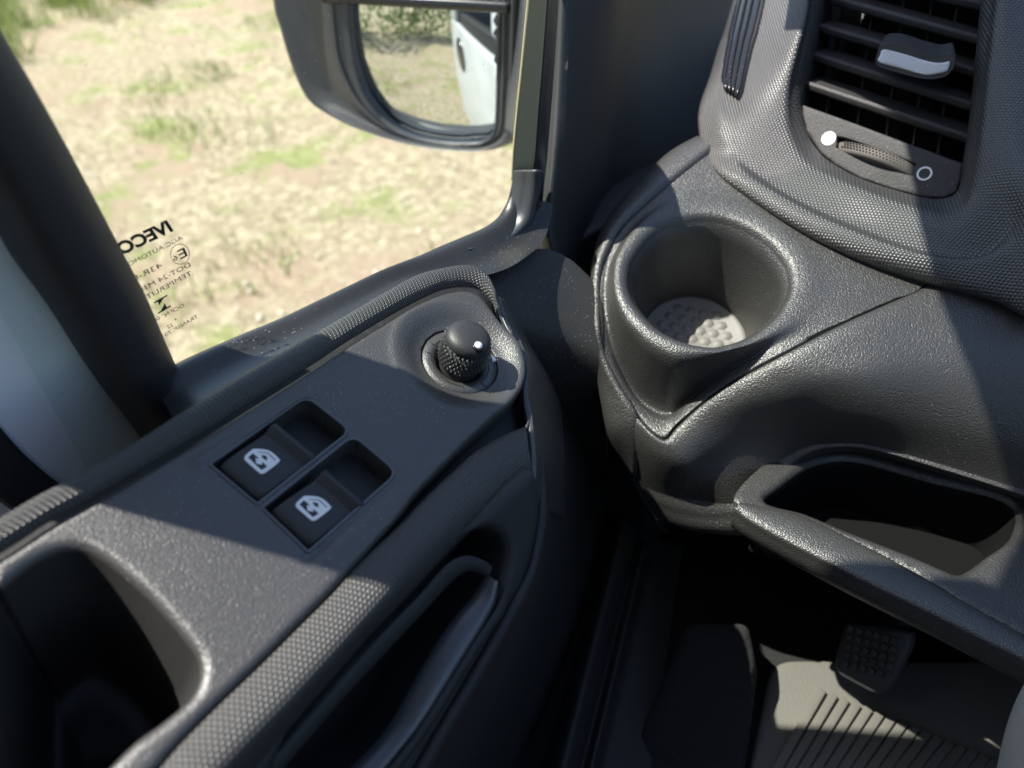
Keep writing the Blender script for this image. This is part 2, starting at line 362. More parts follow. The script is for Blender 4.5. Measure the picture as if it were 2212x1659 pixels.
def thin_glass(name, tint, refl, dirt=.0):
    m, N, L = newmat(name); N.remove(N['Principled BSDF']); out = N['Material Output']
    t = N.new('ShaderNodeBsdfTransparent'); t.inputs[0].default_value = (*tint, 1)
    g = N.new('ShaderNodeBsdfGlossy'); g.inputs['Roughness'].default_value = .02
    fr = N.new('ShaderNodeFresnel'); fr.inputs[0].default_value = 1.45
    sc = N.new('ShaderNodeMath'); sc.operation = 'MULTIPLY'; sc.inputs[1].default_value = refl
    ge_ = N.new('ShaderNodeNewGeometry'); fb = N.new('ShaderNodeMath'); fb.operation = 'MULTIPLY_ADD'; fb.inputs[1].default_value = -1; fb.inputs[2].default_value = 1; L.new(ge_.outputs['Backfacing'], fb.inputs[0])
    fm_ = N.new('ShaderNodeMath'); fm_.operation = 'MULTIPLY'; L.new(fr.outputs[0], fm_.inputs[0]); L.new(fb.outputs[0], fm_.inputs[1]); L.new(fm_.outputs[0], sc.inputs[0])
    mx = N.new('ShaderNodeMixShader'); L.new(sc.outputs[0], mx.inputs[0]); L.new(t.outputs[0], mx.inputs[1]); L.new(g.outputs[0], mx.inputs[2]); res = mx.outputs[0]
    if dirt:
        tc = N.new('ShaderNodeTexCoord'); v = N.new('ShaderNodeTexVoronoi'); v.inputs['Scale'].default_value = 330; L.new(tc.outputs['Object'], v.inputs['Vector'])
        lt = N.new('ShaderNodeMapRange'); lt.inputs['From Min'].default_value = .05; lt.inputs['From Max'].default_value = .12; lt.inputs['To Min'].default_value = 1; lt.inputs['To Max'].default_value = 0; L.new(v.outputs['Distance'], lt.inputs['Value'])
        sp = N.new('ShaderNodeSeparateColor'); L.new(v.outputs['Color'], sp.inputs[0])
        th = N.new('ShaderNodeMath'); th.operation = 'LESS_THAN'; th.inputs[1].default_value = dirt; L.new(sp.outputs[1], th.inputs[0])
        mu = N.new('ShaderNodeMath'); mu.operation = 'MULTIPLY'; L.new(lt.outputs[0], mu.inputs[0]); L.new(th.outputs[0], mu.inputs[1])
        film = N.new('ShaderNodeTexNoise'); film.inputs['Scale'].default_value = 14; film.inputs['Detail'].default_value = 4; L.new(tc.outputs['Object'], film.inputs['Vector'])
        fm = N.new('ShaderNodeMapRange'); fm.inputs['To Min'].default_value = .004; fm.inputs['To Max'].default_value = .02; L.new(film.outputs['Fac'], fm.inputs['Value'])
        mm = N.new('ShaderNodeMath'); mm.operation = 'MULTIPLY_ADD'; mm.inputs[1].default_value = .5; L.new(mu.outputs[0], mm.inputs[0]); L.new(fm.outputs[0], mm.inputs[2])
        df = N.new('ShaderNodeBsdfDiffuse'); df.inputs[0].default_value = (.75, .73, .68, 1)
        m2 = N.new('ShaderNodeMixShader'); L.new(mm.outputs[0], m2.inputs[0]); L.new(res, m2.inputs[1]); L.new(df.outputs[0], m2.inputs[2]); res = m2.outputs[0]
    L.new(res, out.inputs[0]); return m
M['glass'] = thin_glass('window_glass', (.96, .985, .97), .7, .16)

# ------------------------------------------------------------------ the field outside
def ground_material():
    m, N, L = newmat('dry_grass_field'); b = N['Principled BSDF']; b.inputs['Roughness'].default_value = .95
    tc = N.new('ShaderNodeTexCoord')
    def noise(s, d=6, r=.6):
        n = N.new('ShaderNodeTexNoise'); n.inputs['Scale'].default_value = s; n.inputs['Detail'].default_value = d; n.inputs['Roughness'].default_value = r; L.new(tc.outputs['Object'], n.inputs['Vector']); return n.outputs['Fac']
    def mixc(f, A, B, lo, hi):
        mr = N.new('ShaderNodeMapRange'); mr.interpolation_type = 'SMOOTHSTEP'; mr.inputs['From Min'].default_value = lo; mr.inputs['From Max'].default_value = hi; L.new(f, mr.inputs['Value'])
        x = N.new('ShaderNodeMix'); x.data_type = 'RGBA'; L.new(mr.outputs[0], x.inputs['Factor'])
        for s, c in (('A', A), ('B', B)):
            if isinstance(c, tuple): x.inputs[s].default_value = (*c, 1)
            else: L.new(c, x.inputs[s])
        return x.outputs['Result']
    straw = mixc(noise(16, 8, .8), (.27, .215, .13), (.60, .50, .34), .38, .62)
    soil = mixc(noise(1.1, 3), straw, (.42, .31, .215), .46, .64)
    green = mixc(noise(19, 6, .7), (.20, .235, .07), (.37, .385, .15), .35, .65)
    c = mixc(noise(2.1, 8, .7), soil, green, .50, .64)
    c2 = mixc(noise(34, 3, .7), c, (.74, .63, .42), .60, .74)
    L.new(c2, b.inputs['Base Color'])
    bu = N.new('ShaderNodeBump'); bu.inputs['Distance'].default_value = .03; L.new(noise(40, 6, .7), bu.inputs['Height']); L.new(bu.outputs[0], b.inputs['Normal'])
    return m
nx = 60; xs = np.linspace(-120, 120, nx); gx, gy = np.meshgrid(xs, xs)
# finer ground near the van, one sheet to the horizon
t = np.linspace(-1, 1, 90); q = np.sign(t)*np.abs(t)**3*160
gx, gy = np.meshgrid(q, q); gz = .03*np.sin(gx*1.3+.6*gy)*np.cos(gy*1.7)*np.exp(-((gx+4)**2+gy**2)/200)
G = np.stack([gx, gy, gz-.02], -1)
me = grid_mesh(G, orient=(0, 0, 50)); link('ground', me, ground_material(), kind='structure')

def leaf_mat(name, c1, c2, tr=.3):
    m, N, L = newmat(name); b = N['Principled BSDF']; b.inputs['Roughness'].default_value = .55
    tc = N.new('ShaderNodeTexCoord'); n = N.new('ShaderNodeTexNoise'); n.inputs['Scale'].default_value = 3.5; n.inputs['Detail'].default_value = 6; L.new(tc.outputs['Object'], n.inputs['Vector'])
    mx = N.new('ShaderNodeMix'); mx.data_type = 'RGBA'; mx.inputs['A'].default_value = (*c1, 1); mx.inputs['B'].default_value = (*c2, 1); L.new(n.outputs['Fac'], mx.inputs['Factor']); L.new(mx.outputs['Result'], b.inputs['Base Color'])
    t = N.new('ShaderNodeBsdfTranslucent'); L.new(mx.outputs['Result'], t.inputs[0]); s = N.new('ShaderNodeMixShader'); s.inputs[0].default_value = tr
    L.new(b.outputs[0], s.inputs[1]); L.new(t.outputs[0], s.inputs[2]); L.new(s.outputs[0], N['Material Output'].inputs[0]); return m
M['blade'] = leaf_mat('grass_blades', (.13, .20, .04), (.30, .34, .10))
M['straw'] = leaf_mat('straw_blades', (.34, .27, .15), (.55, .47, .31), .2)
M['leaf'] = leaf_mat('hedge_leaves', (.05, .11, .025), (.16, .26, .06))
def blades(cs, h, wd, n, spread):
    V = []; F = []
    for (x, y, s) in cs:
        for k in range(n):
            a = rng.uniform(0, 6.283); r = spread*s*math.sqrt(rng.uniform()); bx, by = x+r*math.cos(a), y+r*math.sin(a)
            hh = h*s*rng.uniform(.4, 1.1); le = rng.normal(0, .45, 2)*hh; d = rng.uniform(0, 6.283); wx, wy = math.cos(d)*wd, math.sin(d)*wd
            b = len(V); V += [(bx-wx, by-wy, -.02), (bx+wx, by+wy, -.02), (bx+le[0]*.4+wx*.7, by+le[1]*.4+wy*.7, hh*.6), (bx+le[0]*.4-wx*.7, by+le[1]*.4-wy*.7, hh*.6), (bx+le[0], by+le[1], hh)]
            F += [(b, b+1, b+2, b+3), (b+3, b+2, b+4)]
    return mesh(V, F)
cs = []
while len(cs) < 260:
    x = rng.uniform(-10, -.7); y = rng.uniform(-10, 9)
    if math.sin(x*1.7+1)*math.cos(y*1.3)+.5*math.sin(x*3.1-y*2.3) > .25: cs.append((x, y, rng.uniform(.5, 1.2)))
link('grass', blades(cs, .07, .004, 60, .28), M['blade'], kind='stuff', label='low green grass tufts growing in the dry field', cat='grass')
cs = [(rng.uniform(-8, -.6), rng.uniform(-8, 8), 1) for k in range(700)]
link('dry_straw', blades(cs, .03, .003, 24, .3), M['straw'], kind='stuff', label='pale dry straw lying over the field', cat='straw')
V = []; F = []
for k in range(5200):
    x, y = rng.uniform(-8, -.7), rng.uniform(-4, 8); r = rng.uniform(.004, .016); b = len(V); a_ = rng.uniform(0, 6.28); e_ = rng.uniform(.35, 1)
    for i in range(5): V.append((x+r*math.cos(a_+i*1.257), y+r*e_*math.sin(a_+i*1.257), 0.0))
    V.append((x, y, r*.7)); F += [(b+i, b+(i+1) % 5, b+5) for i in range(5)]
link('gravel', mesh(V, F), plastic('pale_stones', (.62, .56, .46), .7, 60, 0), kind='stuff', label='pale gravel bits added over the dry field to give straw glints', cat='gravel', smooth=False)  # pale bits added so their blur gives the straw's bright glints
cs = [(rng.uniform(-14, -6.2), rng.uniform(-1, 9), rng.uniform(.6, 1.4)) for k in range(300)]
cs = [c for c in cs if c[1] < (-(c[0])-7.0)*1.1+1.2]
link('tall_grass', blades(cs, .38, .006, 60, .25), M['blade'], kind='stuff', label='taller green grass at the far edge of the field', cat='grass')

# ------------------------------------------------------------------ van body
body = empty('white_van', (-.3, 0, EYE), 'white van cab body with grey inner pillars and side windows around the seat', 'van')
ZT = EYE+.325                    # top of the side window
def bpart(name, m, mat, **k): return link(name, m, mat, body, **k)
bpart('door_skin', aabox(-.335, -.305, -.76, .62, .75, EYE-.30, .01), M['paint'])
bpart('rear_upper_panel', aabox(-.335, -.307, -.76, -.60, EYE-.297, EYE+.5, .01), M['paint'])
RP = Plane((-.285, 0, EYE), (-1, 0, 0))
rp = np.array([RP.to2((-.285, y, EYE+z)) for y, z in ((-.615, .325), (.04, .325), (.085, .322), (.110, .305), (.186, .240), (.306, .162), (.345, .100), (.375, .035), (.42, .03), (.43, .14), (.30, .34), (.06, .498), (-.615, .498))])
bpart('roof_rail', plate(RP, densify(rp, .02), [], res=.03, fil=.003, skirt=.02), M['paint'])
bpart('door_inner_wall', aabox(-.304, -.262, -.9, .30, FLOOR_Z-.1, EYE-.25, .004), M['dark'])
bpart('kick_panel', aabox(-.304, -.250, .302, .96, FLOOR_Z-.1, EYE-.215, .004), M['dark'])
HP = Plane((-.3355, -.45, EYE-.44), (-1, 0, 0)); th_ = np.linspace(0, 2*math.pi, 40, endpoint=False)
bpart('outer_handle', plate(HP, np.stack([.10*np.cos(th_), .085*np.sin(th_)], 1), [], res=.01, fil=.006, skirt=.004, h0=.008), M['gloss'])
bpart('roof', aabox(-.335, 1.15, -.9, -.05, EYE+.5, EYE+.53, .005), M['head'])  # unseen roof, front edge set back to let in more skylight
bpart('rear_bulkhead', aabox(-.30, 1.15, -.93, -.90, .7, EYE+.5, .005), M['head'])  # unseen rear wall, added to limit light in the cab
bpart('passenger_side', aabox(1.12, 1.15, -.9, .6, .7, EYE-.15, .005), M['dark'])  # unseen passenger wall, added to limit light from that side
# B pillar: grey painted post behind the door frame
bpart('b_pillar', aabox(-.287, -.264, -.052, .044, EYE-.34, ZT-.006, .003), M['grey'])
# A pillar trim
A0 = [P(1193, -40, .40), P(1186, 175, .41), P(1176, 330, .415), P(1160, 470, .42), P(1170, 545, .42)]
A1 = [P(1225, -40, .385), P(1215, 175, .395), P(1205, 330, .40), P(1190, 480, .405), P(1200, 545, .41)]
A2 = [P(1330, -40, .42), P(1310, 200, .43), P(1290, 360, .44), P(1262, 500, .445), P(1250, 600, .45)]
A3 = [P(1420, -40, .50), P(1380, 180, .50), P(1345, 340, .50), P(1310, 480, .50), P(1270, 640, .50)]
A4 = [P(1640, -40, .60), P(1600, 150, .60), P(1560, 320, .58), P(1480, 420, .56), P(1330, 700, .56)]
bpart('a_pillar_trim', surf([A0, A1, A2, A3, A4], 60, 8), M['dark'], thick=.004)

# ------------------------------------------------------------------ driver's door
door = empty('door_trim', (-.24, .1, EYE-.6), 'black driver door trim with armrest, window switches and a mirror knob below the side window', 'van door')
def dpart(name, m, mat, parent=None, **k): return link(name, m, mat, parent or door, **k)
strip_up = [(-40, 1140), (0, 1120), (70, 1078), (130, 1046), (245, 983), (315, 941), (385, 896), (434, 868), (483, 836), (553, 793), (693, 714), (833, 632), (903, 595), (966, 579), (1004, 575), (1036, 583), (1055, 600), (1073, 632), (1084, 668)]
strip_lo = [(-40, 1222), (0, 1197), (52, 1164), (105, 1129), (210, 1072), (315, 1010), (420, 948), (525, 882), (658, 799), (763, 730), (868, 668), (938, 633), (973, 623), (1004, 620), (1032, 626), (1050, 640), (1062, 655), (1070, 668), (1078, 690)]
lo_in = [(-60, 1232), (0, 1201), (52, 1168), (105, 1133), (210, 1076), (315, 1014), (420, 952), (525, 886), (658, 803), (763, 734), (868, 672), (938, 637), (973, 627), (1004, 624), (1030, 630), (1048, 644), (1066, 668)]
seam = [(1082, 692), (1120, 731), (1134, 763), (1139, 795), (1134, 825), (1120, 850), (1099, 875), (1057, 910), (1015, 948), (973, 990), (903, 1062), (868, 1108), (774, 1212), (717, 1275), (647, 1346), (560, 1433), (472, 1517), (385, 1605), (320, 1680), (200, 1800), (60, 1800), (-60, 1700)]
outer = loop2(PANEL, lo_in+seam, 420)
pocket_px = [(-30, 1282), (0, 1268), (52, 1225), (105, 1194), (150, 1183), (190, 1190), (241, 1221), (311, 1281), (363, 1337), (407, 1391), (427, 1423), (431, 1456), (421, 1489), (397, 1518), (346, 1560), (293, 1598), (237, 1652), (150, 1740), (60, 1780), (-40, 1740)]
pocket = loop2(PANEL, pocket_px, 160)
sw1 = rounded(loop2(PANEL, [(452, 1003), (555, 1090), (758, 931), (661, 856)], 4, False), [.0006, .0006, .0042, .0042])
sw2 = rounded(loop2(PANEL, [(565, 1097), (666, 1193), (859, 1022), (763, 940)], 4, False), [.0006, .0006, .0042, .0042])
sw1d, sw2d = densify(sw1, .0012), densify(sw2, .0012)
ringc = np.array([0.0, 0.0])
kc2 = PANEL.to2(PANEL.hit(1001, 765))
RR = .0168
th = np.linspace(0, 2*math.pi, 72, endpoint=False)
ringhole = kc2 + RR*np.stack([np.cos(th), np.sin(th)], 1)
# long ridge beside the switches, in panel coordinates
r0, r1 = PANEL.to2(PANEL.hit(425, 1000)), PANEL.to2(PANEL.hit(676, 849))
g0, g1 = PANEL.to2(PANEL.hit(668, 1206)), PANEL.to2(PANEL.hit(876, 1032))
def segd(p, a, b):
    ab = b-a; t = ((p-a)@ab)/np.dot(ab, ab); q = p-(a+np.clip(t, 0, 1)[:, None]*ab); return np.hypot(q[:, 0], q[:, 1]), t
def smooth(x): x = np.clip(x, 0, 1); return x*x*(3-2*x)
def panel_h(p):
    d = np.hypot(p[:, 0]-kc2[0], p[:, 1]-kc2[1])
    h = -.0045*(1-smooth((d-RR*.98)/(.0115)))                       # dish round the mirror knob
    h += .0006*np.exp(-((d-RR-.0125)/.002)**2)
    dd, t = segd(p, r0, r1); h += .0011*np.exp(-(dd/.0016)**2)
    dd, t = segd(p, g0, g1); h += -.0013*np.exp(-(dd/.0016)**2)*np.clip(1.15-t, 0, 1)
    return h
armrest = dpart('armrest_panel', plate(PANEL, outer, [pocket, sw1d, sw2d, ringhole], res=.0014, fil=.003, hfil=[.0035, .0007, .0007, .0005], skirt=.028, hskirt=[.002, .012, .012, .006], hf=panel_h), M['panel'])
bk = loop2(PANEL, [(-60, 1120), (130, 1035), (315, 930), (483, 825), (693, 705), (833, 622), (966, 562), (1050, 560), (1090, 620), (1120, 740), (1142, 830), (1150, 930), (1150, 1010), (1060, 1080), (960, 1180), (830, 1310), (640, 1520), (420, 1740), (100, 1900), (-80, 1800)], 200)
dpart('armrest_backing', plate(PANEL, bk, [pocket*1.0], res=.008, fil=0, hfil=[0], skirt=.05, hskirt=[.01], h0=-.016), M['dark'])
# floor of the door pocket with a moulded hump
pcn = PANEL.to2(PANEL.hit(120, 1530))
def pring(f, h): return [PANEL.at(*(pcn+(q-pcn)*f), h) for q in pocket]
dpart('door_pocket', grid_mesh(np.array([pring(1.0, -.0032), pring(.985, -.006), pring(.95, -.015), pring(.82, -.045), pring(.70, -.072), pring(.66, -.077), pring(.60, -.079), pring(.35, -.076), pring(.02, -.068)]), True, orient=PANEL.at(*pcn, .3)), M['lower'])
# textured strip along the window side
A = px(PANEL, strip_up, .001); B = px(PANEL, strip_lo, -.001)
dpart('window_side_strip', ribbon(A, B, .0042, 260, 14), M['hexs'])
# padded roll along the inner edge
roll_a = [(1137, 926), (1100, 941), (1060, 962), (1018, 990), (973, 1032), (920, 1082), (868, 1137), (778, 1222), (721, 1285), (651, 1355), (564, 1442), (476, 1526), (389, 1614), (324, 1690), (240, 1780)]
roll_m = [(1143, 975), (1112, 992), (1075, 1022), (1040, 1058), (1000, 1098), (950, 1150), (905, 1200), (830, 1290), (775, 1352), (710, 1425), (630, 1512), (545, 1600), (470, 1680), (400, 1760), (320, 1850)]
roll_b = [(1152, 1020), (1125, 1040), (1092, 1068), (1060, 1098), (1022, 1132), (970, 1183), (914, 1245), (838, 1326), (790, 1376), (735, 1440), (660, 1525), (575, 1625), (500, 1710), (430, 1790), (350, 1880)]
A = px(PANEL, roll_a, -.0015); Mi = px(PANEL, roll_m, -.0005)
B = [(SIDE.hit(*q)+PANEL.hit(q[0], q[1], -.012))/2 for q in roll_b]
A00 = px(PANEL, [(q[0]-3, q[1]-5) for q in roll_a], -.010)
B2 = px(SIDE, [(q[0]+2, q[1]+8) for q in roll_b], -.012)
dpart('padded_roll', surf([A00, A, Mi, B, B2], 260, 10), M['hexr'])
# thin light trim bead round the front end of the armrest
dpart('trim_bead', tube(px(PANEL, [(1074, 651), (1095, 707), (1122, 745), (1138, 800), (1132, 842), (1135, 880), (1141, 908), (1136, 926)], -.009), .0008, 8, 60), M['handle'])
# front end wall of the armrest
E0 = px(PANEL, [(1078, 640), (1100, 700), (1124, 735), (1141, 790), (1138, 845), (1150, 905), (1158, 1010), (1150, 1090)], -.008)
E1 = [P(1100, 660, .37), P(1122, 720, .35), P(1148, 765, .34), P(1163, 810, .335), P(1162, 870, .33), P(1166, 930, .32), P(1170, 1020, .31), P(1168, 1100, .31)]
E2 = [P(1150, 720, .46), P(1180, 780, .45), P(1200, 830, .44), P(1215, 880, .43), P(1220, 930, .42), P(1225, 980, .42), P(1225, 1060, .42), P(1225, 1120, .42)]
dpart('armrest_front_end', surf([E0, E1, E2], 60, 8), M['panel'], thick=.003)
# lower door card with pull-handle recess
S = SIDE
rec_px = [(640, 1570), (758, 1424), (833, 1343), (908, 1266), (955, 1213), (985, 1180), (1018, 1158), (1053, 1146), (1080, 1156), (1096, 1178), (1098, 1210), (1088, 1250), (1070, 1300), (1020, 1390), (965, 1470), (900, 1580), (820, 1700), (700, 1750), (600, 1700)]
rec = loop2(S, rec_px, 140)
side_out = loop2(S, [(1160, 1020), (1172, 1100), (1160, 1180), (1135, 1260), (1090, 1340), (1040, 1430), (985, 1530), (930, 1620), (880, 1720), (760, 1900), (500, 1900), (420, 1800), (500, 1700), (660, 1520), (838, 1322), (970, 1180), (1060, 1095), (1120, 1040)], 200)
dpart('lower_card', plate(S, side_out, [rec], res=.004, fil=.004, hfil=[.0045], skirt=.03, hskirt=[.03]), M['lower'])
fl = loop2(S, rec_px, 140)
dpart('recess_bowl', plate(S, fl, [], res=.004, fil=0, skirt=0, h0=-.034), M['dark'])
# inner rim lip round the grip
lip = [(520, 1720), (610, 1612), (690, 1520), (749, 1452), (833, 1360), (908, 1283), (945, 1240), (975, 1212), (1010, 1200), (1045, 1210), (1062, 1222)]
lip2 = [(548, 1736), (637, 1630), (716, 1536), (776, 1470), (860, 1380), (930, 1306), (964, 1268), (990, 1244), (1012, 1234), (1036, 1238), (1050, 1248)]
dpart('recess_lip', ribbon(px(S, lip, -.003), px(S, lip2, -.004), .0012, 90, 6), M['lower'])
hl = [(1056, 1230), (1026, 1281), (984, 1330), (932, 1405), (884, 1487), (842, 1560), (794, 1620), (730, 1680), (640, 1740)]
hr = [(1076, 1256), (1070, 1298), (1048, 1345), (1000, 1424), (956, 1496), (914, 1562), (860, 1630), (800, 1700), (720, 1790)]
dpart('pull_handle', ribbon(px(S, hl, -.006), px(S, hr, .001), .0030, 120, 12), M['bar'])
dpart('handle_edge', ribbon(px(S, [(1090, 1268), (1074, 1310), (1036, 1368), (985, 1448), (940, 1520), (890, 1595), (830, 1670), (790, 1720)], .002), px(S, [(1100, 1280), (1086, 1325), (1050, 1378), (1000, 1458), (955, 1530), (905, 1605), (846, 1680), (806, 1730)], .001), .0015, 90, 5), M['lower'])
# lower front of the door, falling away to the sill
D0 = [P(1166, 880, .335), P(1172, 1000, .315), P(1178, 1100, .30), P(1165, 1190, .285), P(1140, 1270, .275), P(1045, 1440, .262), P(935, 1625, .25), P(840, 1800, .24)]
D1 = [P(1215, 880, .43), P(1220, 1000, .41), P(1215, 1100, .40), P(1205, 1200, .39), P(1180, 1300, .38), P(1130, 1470, .37), P(1060, 1650, .36), P(980, 1830, .35)]
D2 = [P(1300, 880, .56), P(1320, 1000, .58), P(1325, 1100, .60), P(1310, 1220, .58), P(1290, 1320, .56), P(1230, 1490, .52), P(1170, 1670, .50), P(1110, 1850, .48)]
dpart('lower_front_card', surf([D0, D1, D2], 60, 10), M['lower'], thick=.004)
# window sill: glass line -> rubber -> top of the strip
gl = [(330, 835), (392, 795), (500, 748), (595, 710), (700, 661), (774, 626), (868, 581), (938, 546), (985, 526), (1015, 514), (1045, 499), (1072, 477), (1093, 442), (1101, 418)]
ge = px(GLASS, gl, .004)
su = px(PANEL, [(380, 912), (440, 872), (553, 803), (640, 755), (700, 722), (760, 686), (833, 645), (903, 608), (966, 598), (1030, 598), (1095, 580)], -.012)+[P(1140, 552, .372), P(1172, 522, .382), P(1190, 475, .392), P(1194, 440, .395)]
assert_n = crom(ge, 40), crom(su, 40)
ge, su = list(assert_n[0]), list(assert_n[1])
m1 = [a*.72+b*.28+np.array([0, 0, .007]) for a, b in zip(ge, su)]
m2 = [a*.38+b*.62+np.array([0, 0, .001]) for a, b in zip(ge, su)]
dpart('sill_seal', surf([[p-np.array([0, 0, .02]) for p in ge], ge, m1, m2, su], 120, 8), M['rubber'])
# window channel at the front of the glass
c0 = px(GLASS, [(1106, 390), (1109, 332), (1118, 230), (1127, 140), (1141, -10), (1145, -60)], .003)
c1 = px(GLASS, [(1146, 400), (1155, 340), (1163, 235), (1171, 140), (1182, -10), (1185, -60)], .008)
c2 = [P(1160, 455, .385), P(1172, 335, .39), P(1180, 230, .39), P(1186, 140, .385), P(1193, -10, .38), P(1195, -60, .38)]
dpart('glass_channel', surf([c0, c1], 50, 6), M['olive'], thick=.002)
dpart('channel_edge', surf([c1, [(a+b)/2+np.array([.006, 0, 0]) for a, b in zip(c1, c2)], c2], 50, 6), M['rubber'], thick=.002)
dpart('corner_seal', surf([px(GLASS, [(1109, 368), (1105, 398), (1094, 440), (1072, 476), (1040, 502), (1005, 518)], .004), px(GLASS, [(1134, 368), (1131, 405), (1118, 456), (1090, 494), (1052, 514), (1010, 528)], .012), px(GLASS, [(1166, 368), (1161, 425), (1146, 478), (1112, 512), (1065, 530), (1014, 540)], .019), px(GLASS, [(1178, 368), (1172, 435), (1154, 494), (1118, 528), (1068, 545), (1016, 550)], .006)], 60, 10), M['handle'], thick=.002)
# rear upright of the door's window frame
fr_r = [(-40, -10), (0, 63), (70, 182), (140, 308), (196, 413), (245, 507), (273, 560), (315, 640), (350, 721), (381, 791), (399, 819), (430, 834), (470, 836)]
fr_l = [(-150, 230), (-100, 320), (-40, 420), (0, 483), (30, 540), (60, 590), (105, 650), (150, 715), (200, 795), (245, 861), (280, 906), (310, 945), (340, 985)]
WF = Plane((-.250, 0, EYE), (1, 0, 0)); WG = Plane((-.236, 0, EYE), (1, 0, 0))
dpart('window_frame', surf([[p-np.array([.02, 0, 0]) for p in px(WF, fr_r)], px(WF, fr_r), px(WG, [(a[0]*.75+b[0]*.25, a[1]*.75+b[1]*.25) for a, b in zip(fr_r, fr_l)]), px(WG, [(a[0]*.3+b[0]*.7, a[1]*.3+b[1]*.7) for a, b in zip(fr_r, fr_l)]), px(WF, fr_l), [p-np.array([.02, 0, 0]) for p in px(WF, fr_l)]], 70, 6), M['dark'])
bpart('lower_pillar_trim', surf([px(Plane((-.262, 0, EYE), (1, 0, 0)), [(-60, 850), (0, 922), (42, 970), (87, 1012), (130, 1046), (200, 1100)]), px(Plane((-.252, 0, EYE), (1, 0, 0)), [(-120, 950), (-60, 1020), (0, 1070), (40, 1100), (80, 1120), (150, 1160)])], 40, 6), M['dark'], thick=.004)
# sail panel: dusty trim in front of the armrest
SAIL = Plane(P(1085, 640, .373), (.60, -.05, .80))
q0 = px(SAIL, [(1030, 608), (1054, 592), (1091, 567), (1131, 546), (1163, 539), (1195, 543), (1222, 556), (1248, 575), (1300, 625)])
q1 = px(SAIL, [(1050, 640), (1075, 640), (1110, 632), (1145, 625), (1175, 625), (1205, 632), (1232, 645), (1258, 662), (1305, 700)])
q2 = px(SAIL, [(1080, 720), (1100, 725), (1130, 730), (1165, 735), (1195, 742), (1222, 752), (1248, 765), (1275, 780), (1300, 795)], -.010)
q3 = px(SAIL, [(1120, 830), (1135, 835), (1158, 840), (1182, 848), (1205, 858), (1230, 868), (1255, 880), (1282, 893), (1305, 905)], -.050)
q4 = px(SAIL, [(1150, 930), (1160, 940), (1175, 950), (1192, 960), (1212, 970), (1238, 980), (1262, 990), (1288, 1005), (1312, 1020)], -.12)
q00 = [p+np.array([0, .004, -.012]) for p in q0]
dpart('sail_panel', surf([q00, q0, q1, q2, q3, q4], 60, 8), M['sail'], thick=.003)
# the pane
gy0, gy1 = .02, .30
pane = dpart('window_glass', aabox(-.262, -.2585, gy0, gy1, EYE-.24, ZT+.01), M['glass'], smooth=False)
def glass_text(s, x0, y0, x1, y1, hpx, bold=0.0, shear=0.0):
    """mirror-reading print on the pane: runs from (x0,y0) towards (x1,y1), cap height hpx"""
    k = .2; ox, oy = 193.6, 442.4
    a = GLASS.hit(ox+k*x0, oy+k*y0, .0024); b = GLASS.hit(ox+k*x1, oy+k*y1, .0024)
    d = b-a; ln = np.linalg.norm(d); d /= ln; n = np.array([-1.0, 0, 0]); up = np.cross(n, d)
    hh = hpx*k*GLASS.depth(ox+k*x0, oy+k*y0)/FPX
    cu = bpy.data.curves.new('t', 'FONT'); cu.body = s; cu.size = 1; cu.offset = bold; cu.shear = shear; cu.resolution_u = 3
    o = bpy.data.objects.new('t', cu); COL.objects.link(o); bpy.context.view_layer.update()
    me = bpy.data.meshes.new_from_object(o.evaluated_get(bpy.context.evaluated_depsgraph_get())); bpy.data.objects.remove(o)
    v = np.zeros(len(me.vertices)*3); me.vertices.foreach_get('co', v); v = v.reshape(-1, 3)
    v[:, 0] -= v[:, 0].min(); sx = ln/v[:, 0].max(); sy = hh/.69
    w_ = a + v[:, :1]*sx*d + (v[:, 1:2]-.345)*sy*up
    me.vertices.foreach_set('co', w_.ravel()); return me
prints = [glass_text('IVECO', 880, 218, 300, 492, 132, .045, .12), glass_text('AGC AUTOMOTIVE', 1000, 350, 235, 735, 48), glass_text('43R-00', 778, 648, 395, 835, 62),
          glass_text('DOT-24 M18', 1082, 640, 530, 930, 54), glass_text('TEMPERLIT', 1100, 732, 612, 1000, 54), glass_text('OCP N° 00', 1018, 1083, 690, 1252, 44),
          glass_text('22', 898, 1290, 840, 1322, 42), glass_text('TRANSP. 70', 1166, 1200, 815, 1408, 44), glass_text('E', 1040, 505, 960, 545, 105, .012), glass_text('6', 945, 560, 900, 585, 62, .01)]
def gpoly(pts, holes=()):
    f = lambda q: np.array([GLASS.to2(GLASS.hit(193.6+.2*x, 442.4+.2*y, .0024)) for x, y in q])
    return plate(GLASS, f(pts), [f(h) for h in holes], fil=0, skirt=0, hskirt=[0]*len(holes), h0=.0024, flat=True)
circ = lambda cx, cy, rx, ry, n=40: [(cx+rx*math.cos(2*math.pi*i/n), cy+ry*math.sin(2*math.pi*i/n)) for i in range(n)]
prints += [gpoly(circ(976, 533, 106, 112), [circ(976, 533, 99, 105)]), gpoly(circ(928, 1238, 9, 9, 12)),
           gpoly([(692, 1052), (838, 970), (842, 985), (795, 1012), (752, 1088), (738, 1046), (697, 1066)]), gpoly([(735, 1168), (770, 1145), (812, 1062), (835, 1105), (873, 1085), (880, 1098), (740, 1180)])]
dpart('glass_print', join(*prints), M['ink'], pane, smooth=False)

